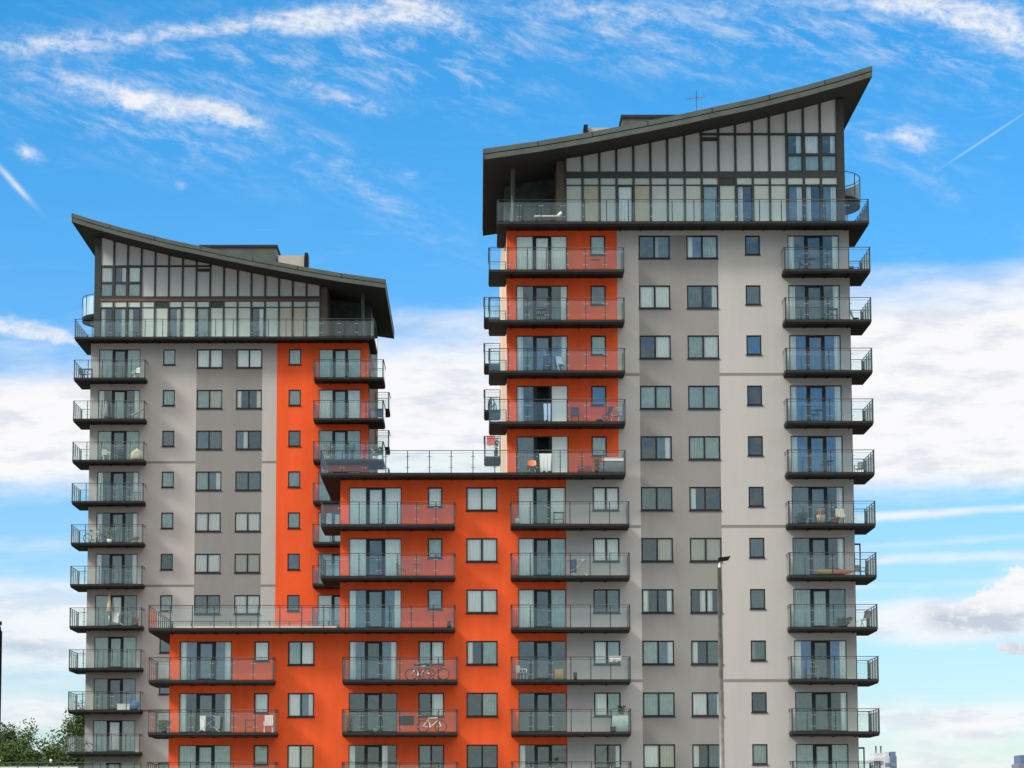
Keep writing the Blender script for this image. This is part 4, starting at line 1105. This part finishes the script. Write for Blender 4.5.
# 1 fibrous high wisps
wis = total([blob(60, 42, 90, 15, 4, .85), blob(180, 30, 60, 12, 8, .6), blob(270, 24, 60, 13, 6, .85), blob(350, 18, 60, 18, 4, 1.1), blob(420, 12, 40, 16, -20, .9), blob(465, 30, 40, 12, -35, .5), blob(560, 8, 110, 14, -4, .5),
             blob(110, 92, 110, 17, -12, .75), blob(150, 104, 50, 16, -14, .55), blob(228, 112, 40, 13, -14, 1.05), blob(300, 82, 30, 9, -20, .5), blob(350, 100, 50, 11, -12, .75), blob(365, 190, 55, 6, -34, .5),
             blob(28, 152, 18, 9, -30, .85), blob(700, 12, 80, 16, 0, .5), blob(970, 16, 90, 24, -14, .9), blob(1010, 42, 46, 20, -20, .6), blob(650, 45, 100, 24, -18, .42),
             blob(912, 136, 32, 13, -8, .85), blob(860, 5, 100, 10, -4, .6), blob(20, 328, 52, 11, -10, .9), blob(55, 335, 60, 10, -6, .6), blob(180, 184, 9, 7, 0, .6), blob(940, 180, 46, 9, -50, .35), blob(870, 137, 8, 5, 0, .6),
             blob(280, 150, 60, 14, -20, .3), blob(410, 175, 10, 7, 0, .5), blob(376, 168, 12, 8, -30, .4)])
nW = M('ADD', M('MULTIPLY', nA, .55), M('MULTIPLY', nC, .45))
dW = M('MULTIPLY', M('MINIMUM', M('MULTIPLY', wis, 1.15), 1.0), sstep(M('ADD', nW, M('MULTIPLY', wis, .20)), .47, .86), None, True)
# 2 contrails
con = total([blob(14, 182, 24, 2.8, -46, .72), blob(984, 141, 50, 1.1, 31, .3)])
# 3 cloud banks
a_top_l = dirof(0, 345)[1]; a_mid = dirof(430, 318)[1]; a_top_r = dirof(1000, 272)[1]
edge = M('ADD', M('MULTIPLY', az, .085), a_mid + .06)                 # the top of the bank climbs to the right
up = sstep(M('SUBTRACT', M('ADD', edge, M('MULTIPLY', M('SUBTRACT', nB, .5), 1.7)), el), -.45, 1.0)
lowe = dirof(500, 503)[1]
lo = sstep(M('ADD', M('SUBTRACT', el, lowe), M('MULTIPLY', M('SUBTRACT', nB, .5), 1.0)), -.15, .55)
bank = M('MULTIPLY', up, lo)
band = total([blob(900, 620, 320, 15, 0, .95), blob(60, 612, 160, 40, -6, .85), blob(940, 636, 120, 12, 0, .6), blob(990, 610, 50, 20, 20, .6), blob(1020, 592, 22, 24, 0, .9), blob(930, 604, 40, 10, 0, .5),
              blob(60, 545, 140, 10, 0, .45), blob(40, 660, 140, 40, 0, .6), blob(940, 718, 230, 16, 0, .9), blob(955, 740, 70, 16, 6, .7), blob(60, 715, 160, 18, 0, .75), blob(985, 727, 28, 12, 0, .6),
              blob(920, 515, 200, 5, 3, .8), blob(920, 560, 240, 7, 2, .65), blob(900, 545, 200, 5, 3, .4), blob(930, 765, 260, 12, 0, .7), blob(930, 585, 200, 5, 1, .4)])
dB = sstep(M('SUBTRACT', M('ADD', band, M('MULTIPLY', nD, 1.1)), .62), 0, 1.05)
veil = total([blob(640, 30, 170, 42, -12, 1.0), blob(960, 40, 110, 46, -16, 1.0), blob(250, 60, 260, 44, 2, .8), blob(150, 125, 150, 36, -14, .8), blob(420, 40, 110, 40, -28, .9), blob(360, 180, 110, 22, -32, .7), blob(900, 150, 70, 34, -30, .6), blob(830, 30, 80, 26, 0, .7)])
nV = noise(.6, 1.9, 1.4, 7, .7, 4.4, .25, -20)
dV = M('MULTIPLY', M('MINIMUM', veil, 1.0), M('MULTIPLY', sstep(nV, .42, .78), .6))
cum = total([blob(995, 612, 32, 22, 10, 1.25), blob(1022, 590, 18, 22, 0, 1.2), blob(945, 618, 30, 13, 0, 1.0), blob(985, 727, 26, 9, 0, 1.0), blob(1015, 650, 20, 8, 0, .8), blob(30, 640, 40, 9, -8, .8)])
dC = sstep(M('ADD', cum, M('MULTIPLY', M('SUBTRACT', nC, .5), 1.6)), .40, .62)
front_d = total([M('MAXIMUM', M('MAXIMUM', M('MAXIMUM', M('MULTIPLY', dW, .93), dV), con), M('MAXIMUM', M('MAXIMUM', bank, M('MULTIPLY', dB, .9)), dC))])
# the rest of the sky, out of view: broken cloud added to light the facades
nR = N.new('ShaderNodeTexNoise'); nR.inputs['Scale'].default_value = 3.2; nR.inputs['Detail'].default_value = 7; nR.inputs['Roughness'].default_value = .6
mpn = N.new('ShaderNodeMapping'); mpn.inputs['Scale'].default_value = (1, 1, 2.2); L.new(tc.outputs['Generated'], mpn.inputs[0]); L.new(mpn.outputs[0], nR.inputs['Vector'])
nQ = N.new('ShaderNodeTexNoise'); nQ.inputs['Scale'].default_value = 9; nQ.inputs['Detail'].default_value = 4; L.new(mpn.outputs[0], nQ.inputs['Vector'])
lowsky = sstep(el, 14, 26)
rest = M('ADD', M('MULTIPLY', sstep(nR.outputs[0], .30, .52), lowsky), M('MULTIPLY', M('ADD', M('MULTIPLY', sstep(nQ.outputs[0], .38, .62), .75), .25), M('SUBTRACT', 1.0, lowsky)))
away = M('MAXIMUM', sstep(M('ABSOLUTE', az), 12, 24), sstep(el, 16.5, 26))
dens = M('ADD', M('MULTIPLY', front_d, M('SUBTRACT', 1.0, away)), M('MULTIPLY', rest, away), clamp=True)
# colours
hs = N.new('ShaderNodeHueSaturation'); hs.inputs['Saturation'].default_value = 1.35; hs.inputs['Value'].default_value = 1.0
L.new(sky.outputs[0], hs.inputs['Color'])
tint = N.new('ShaderNodeMix'); tint.data_type = 'RGBA'; tint.blend_type = 'MULTIPLY'; tint.inputs['Factor'].default_value = 1
tg = N.new('ShaderNodeMix'); tg.data_type = 'RGBA'; tg.inputs['A'].default_value = (.72, .88, 1.22, 1); tg.inputs['B'].default_value = (.36, 1.0, 1.20, 1)
_in(tg.inputs['Factor'], sstep(el, 2.0, 17.0)); L.new(tg.outputs['Result'], tint.inputs['B']); L.new(hs.outputs[0], tint.inputs['A'])
shade = noise(.5, 1.7, 1.6, 6, .6, 9.9)
cc = N.new('ShaderNodeMix'); cc.data_type = 'RGBA'; cc.inputs['A'].default_value = (5.35, 5.6, 6.0, 1); cc.inputs['B'].default_value = (6.65, 6.65, 6.75, 1)
under = total([blob(1000, 622, 34, 12, 0, 1.0), blob(948, 620, 30, 14, 0, 1.0), blob(1018, 650, 24, 9, 0, 1.0), blob(985, 736, 40, 5, 0, .7), blob(20, 648, 60, 8, -6, .7), blob(430, 400, 60, 12, 5, .15)])
lit = M('SUBTRACT', sstep(shade, .33, .55), M('MULTIPLY', under, M('MULTIPLY', sstep(nC, .30, .55), 1.7)))
_in(cc.inputs['Factor'], M('MAXIMUM', lit, -1.1)); cc.clamp_factor = False
mx = N.new('ShaderNodeMix'); mx.data_type = 'RGBA'; L.new(dens, mx.inputs['Factor']); L.new(tint.outputs['Result'], mx.inputs['A']); 
br = N.new('ShaderNodeMix'); br.data_type = 'RGBA'; # added cloud out of view: warm and bright high up, dimmer low for panes
bl = N.new('ShaderNodeMix'); bl.data_type = 'RGBA'; bl.inputs['A'].default_value = (4.8, 5.7, 5.8, 1); bl.inputs['B'].default_value = (13.8, 12.7, 11.5, 1)
_in(bl.inputs['Factor'], sstep(el, 10, 30)); L.new(bl.outputs['Result'], br.inputs['B'])
_in(br.inputs['Factor'], away); L.new(cc.outputs['Result'], br.inputs['A']); L.new(br.outputs['Result'], mx.inputs['B'])
L.new(mx.outputs['Result'], bg.inputs[0])

sl = bpy.data.lights.new('Sun', 'SUN'); sl.energy = 2.8; sl.angle = R(10); sl.color = (1, .93, .82)
so = bpy.data.objects.new('Sun', sl); COL.objects.link(so); so.rotation_euler = sv.to_track_quat('Z', 'Y').to_euler(); so.location = (-60, 60, 80)

# ================================================================== CAMERA
cd = bpy.data.cameras.new('Camera'); cam = bpy.data.objects.new('Camera', cd); COL.objects.link(cam)
cam.location = (0, 0, CZ); from mathutils import Matrix
cam.rotation_euler = (Matrix.Rotation(R(90 + TH), 3, 'X') @ Matrix.Rotation(R(-.10), 3, 'Z')).to_euler()
cd.sensor_width = 36; cd.lens = 3074 / 1024 * 36; cd.shift_x = (512 - 478) / 1024; cd.clip_start = 1; cd.clip_end = 9000
sc.camera = cam
sc.view_settings.view_transform = 'Standard'; sc.view_settings.look = 'None'; sc.view_settings.exposure = .15; sc.view_settings.gamma = 1
sc.render.engine = 'CYCLES'
sc.cycles.transparent_max_bounces = 24; sc.cycles.max_bounces = 6; sc.cycles.diffuse_bounces = 3

# repeats of a kind on the balconies share a group
_g = {'chair': 'chairs on the balconies', 'table': 'tables on the balconies', 'plant': 'potted plants on the balconies', 'bicycle': 'bicycles on the balconies',
      'laundry': 'laundry drying on the balconies', 'parasol': 'furled parasols', 'drying rack': 'drying racks on the balconies', 'tower block': 'tower blocks on the skyline',
      'street lamp': 'street lamps in front of the buildings', 'apartment building': 'apartment buildings', 'storage box': 'storage boxes on the balconies', 'planter': 'planters on the balconies'}
for o in bpy.data.objects:
    if o.parent is None and o.get('category') in _g: o['group'] = _g[o['category']]
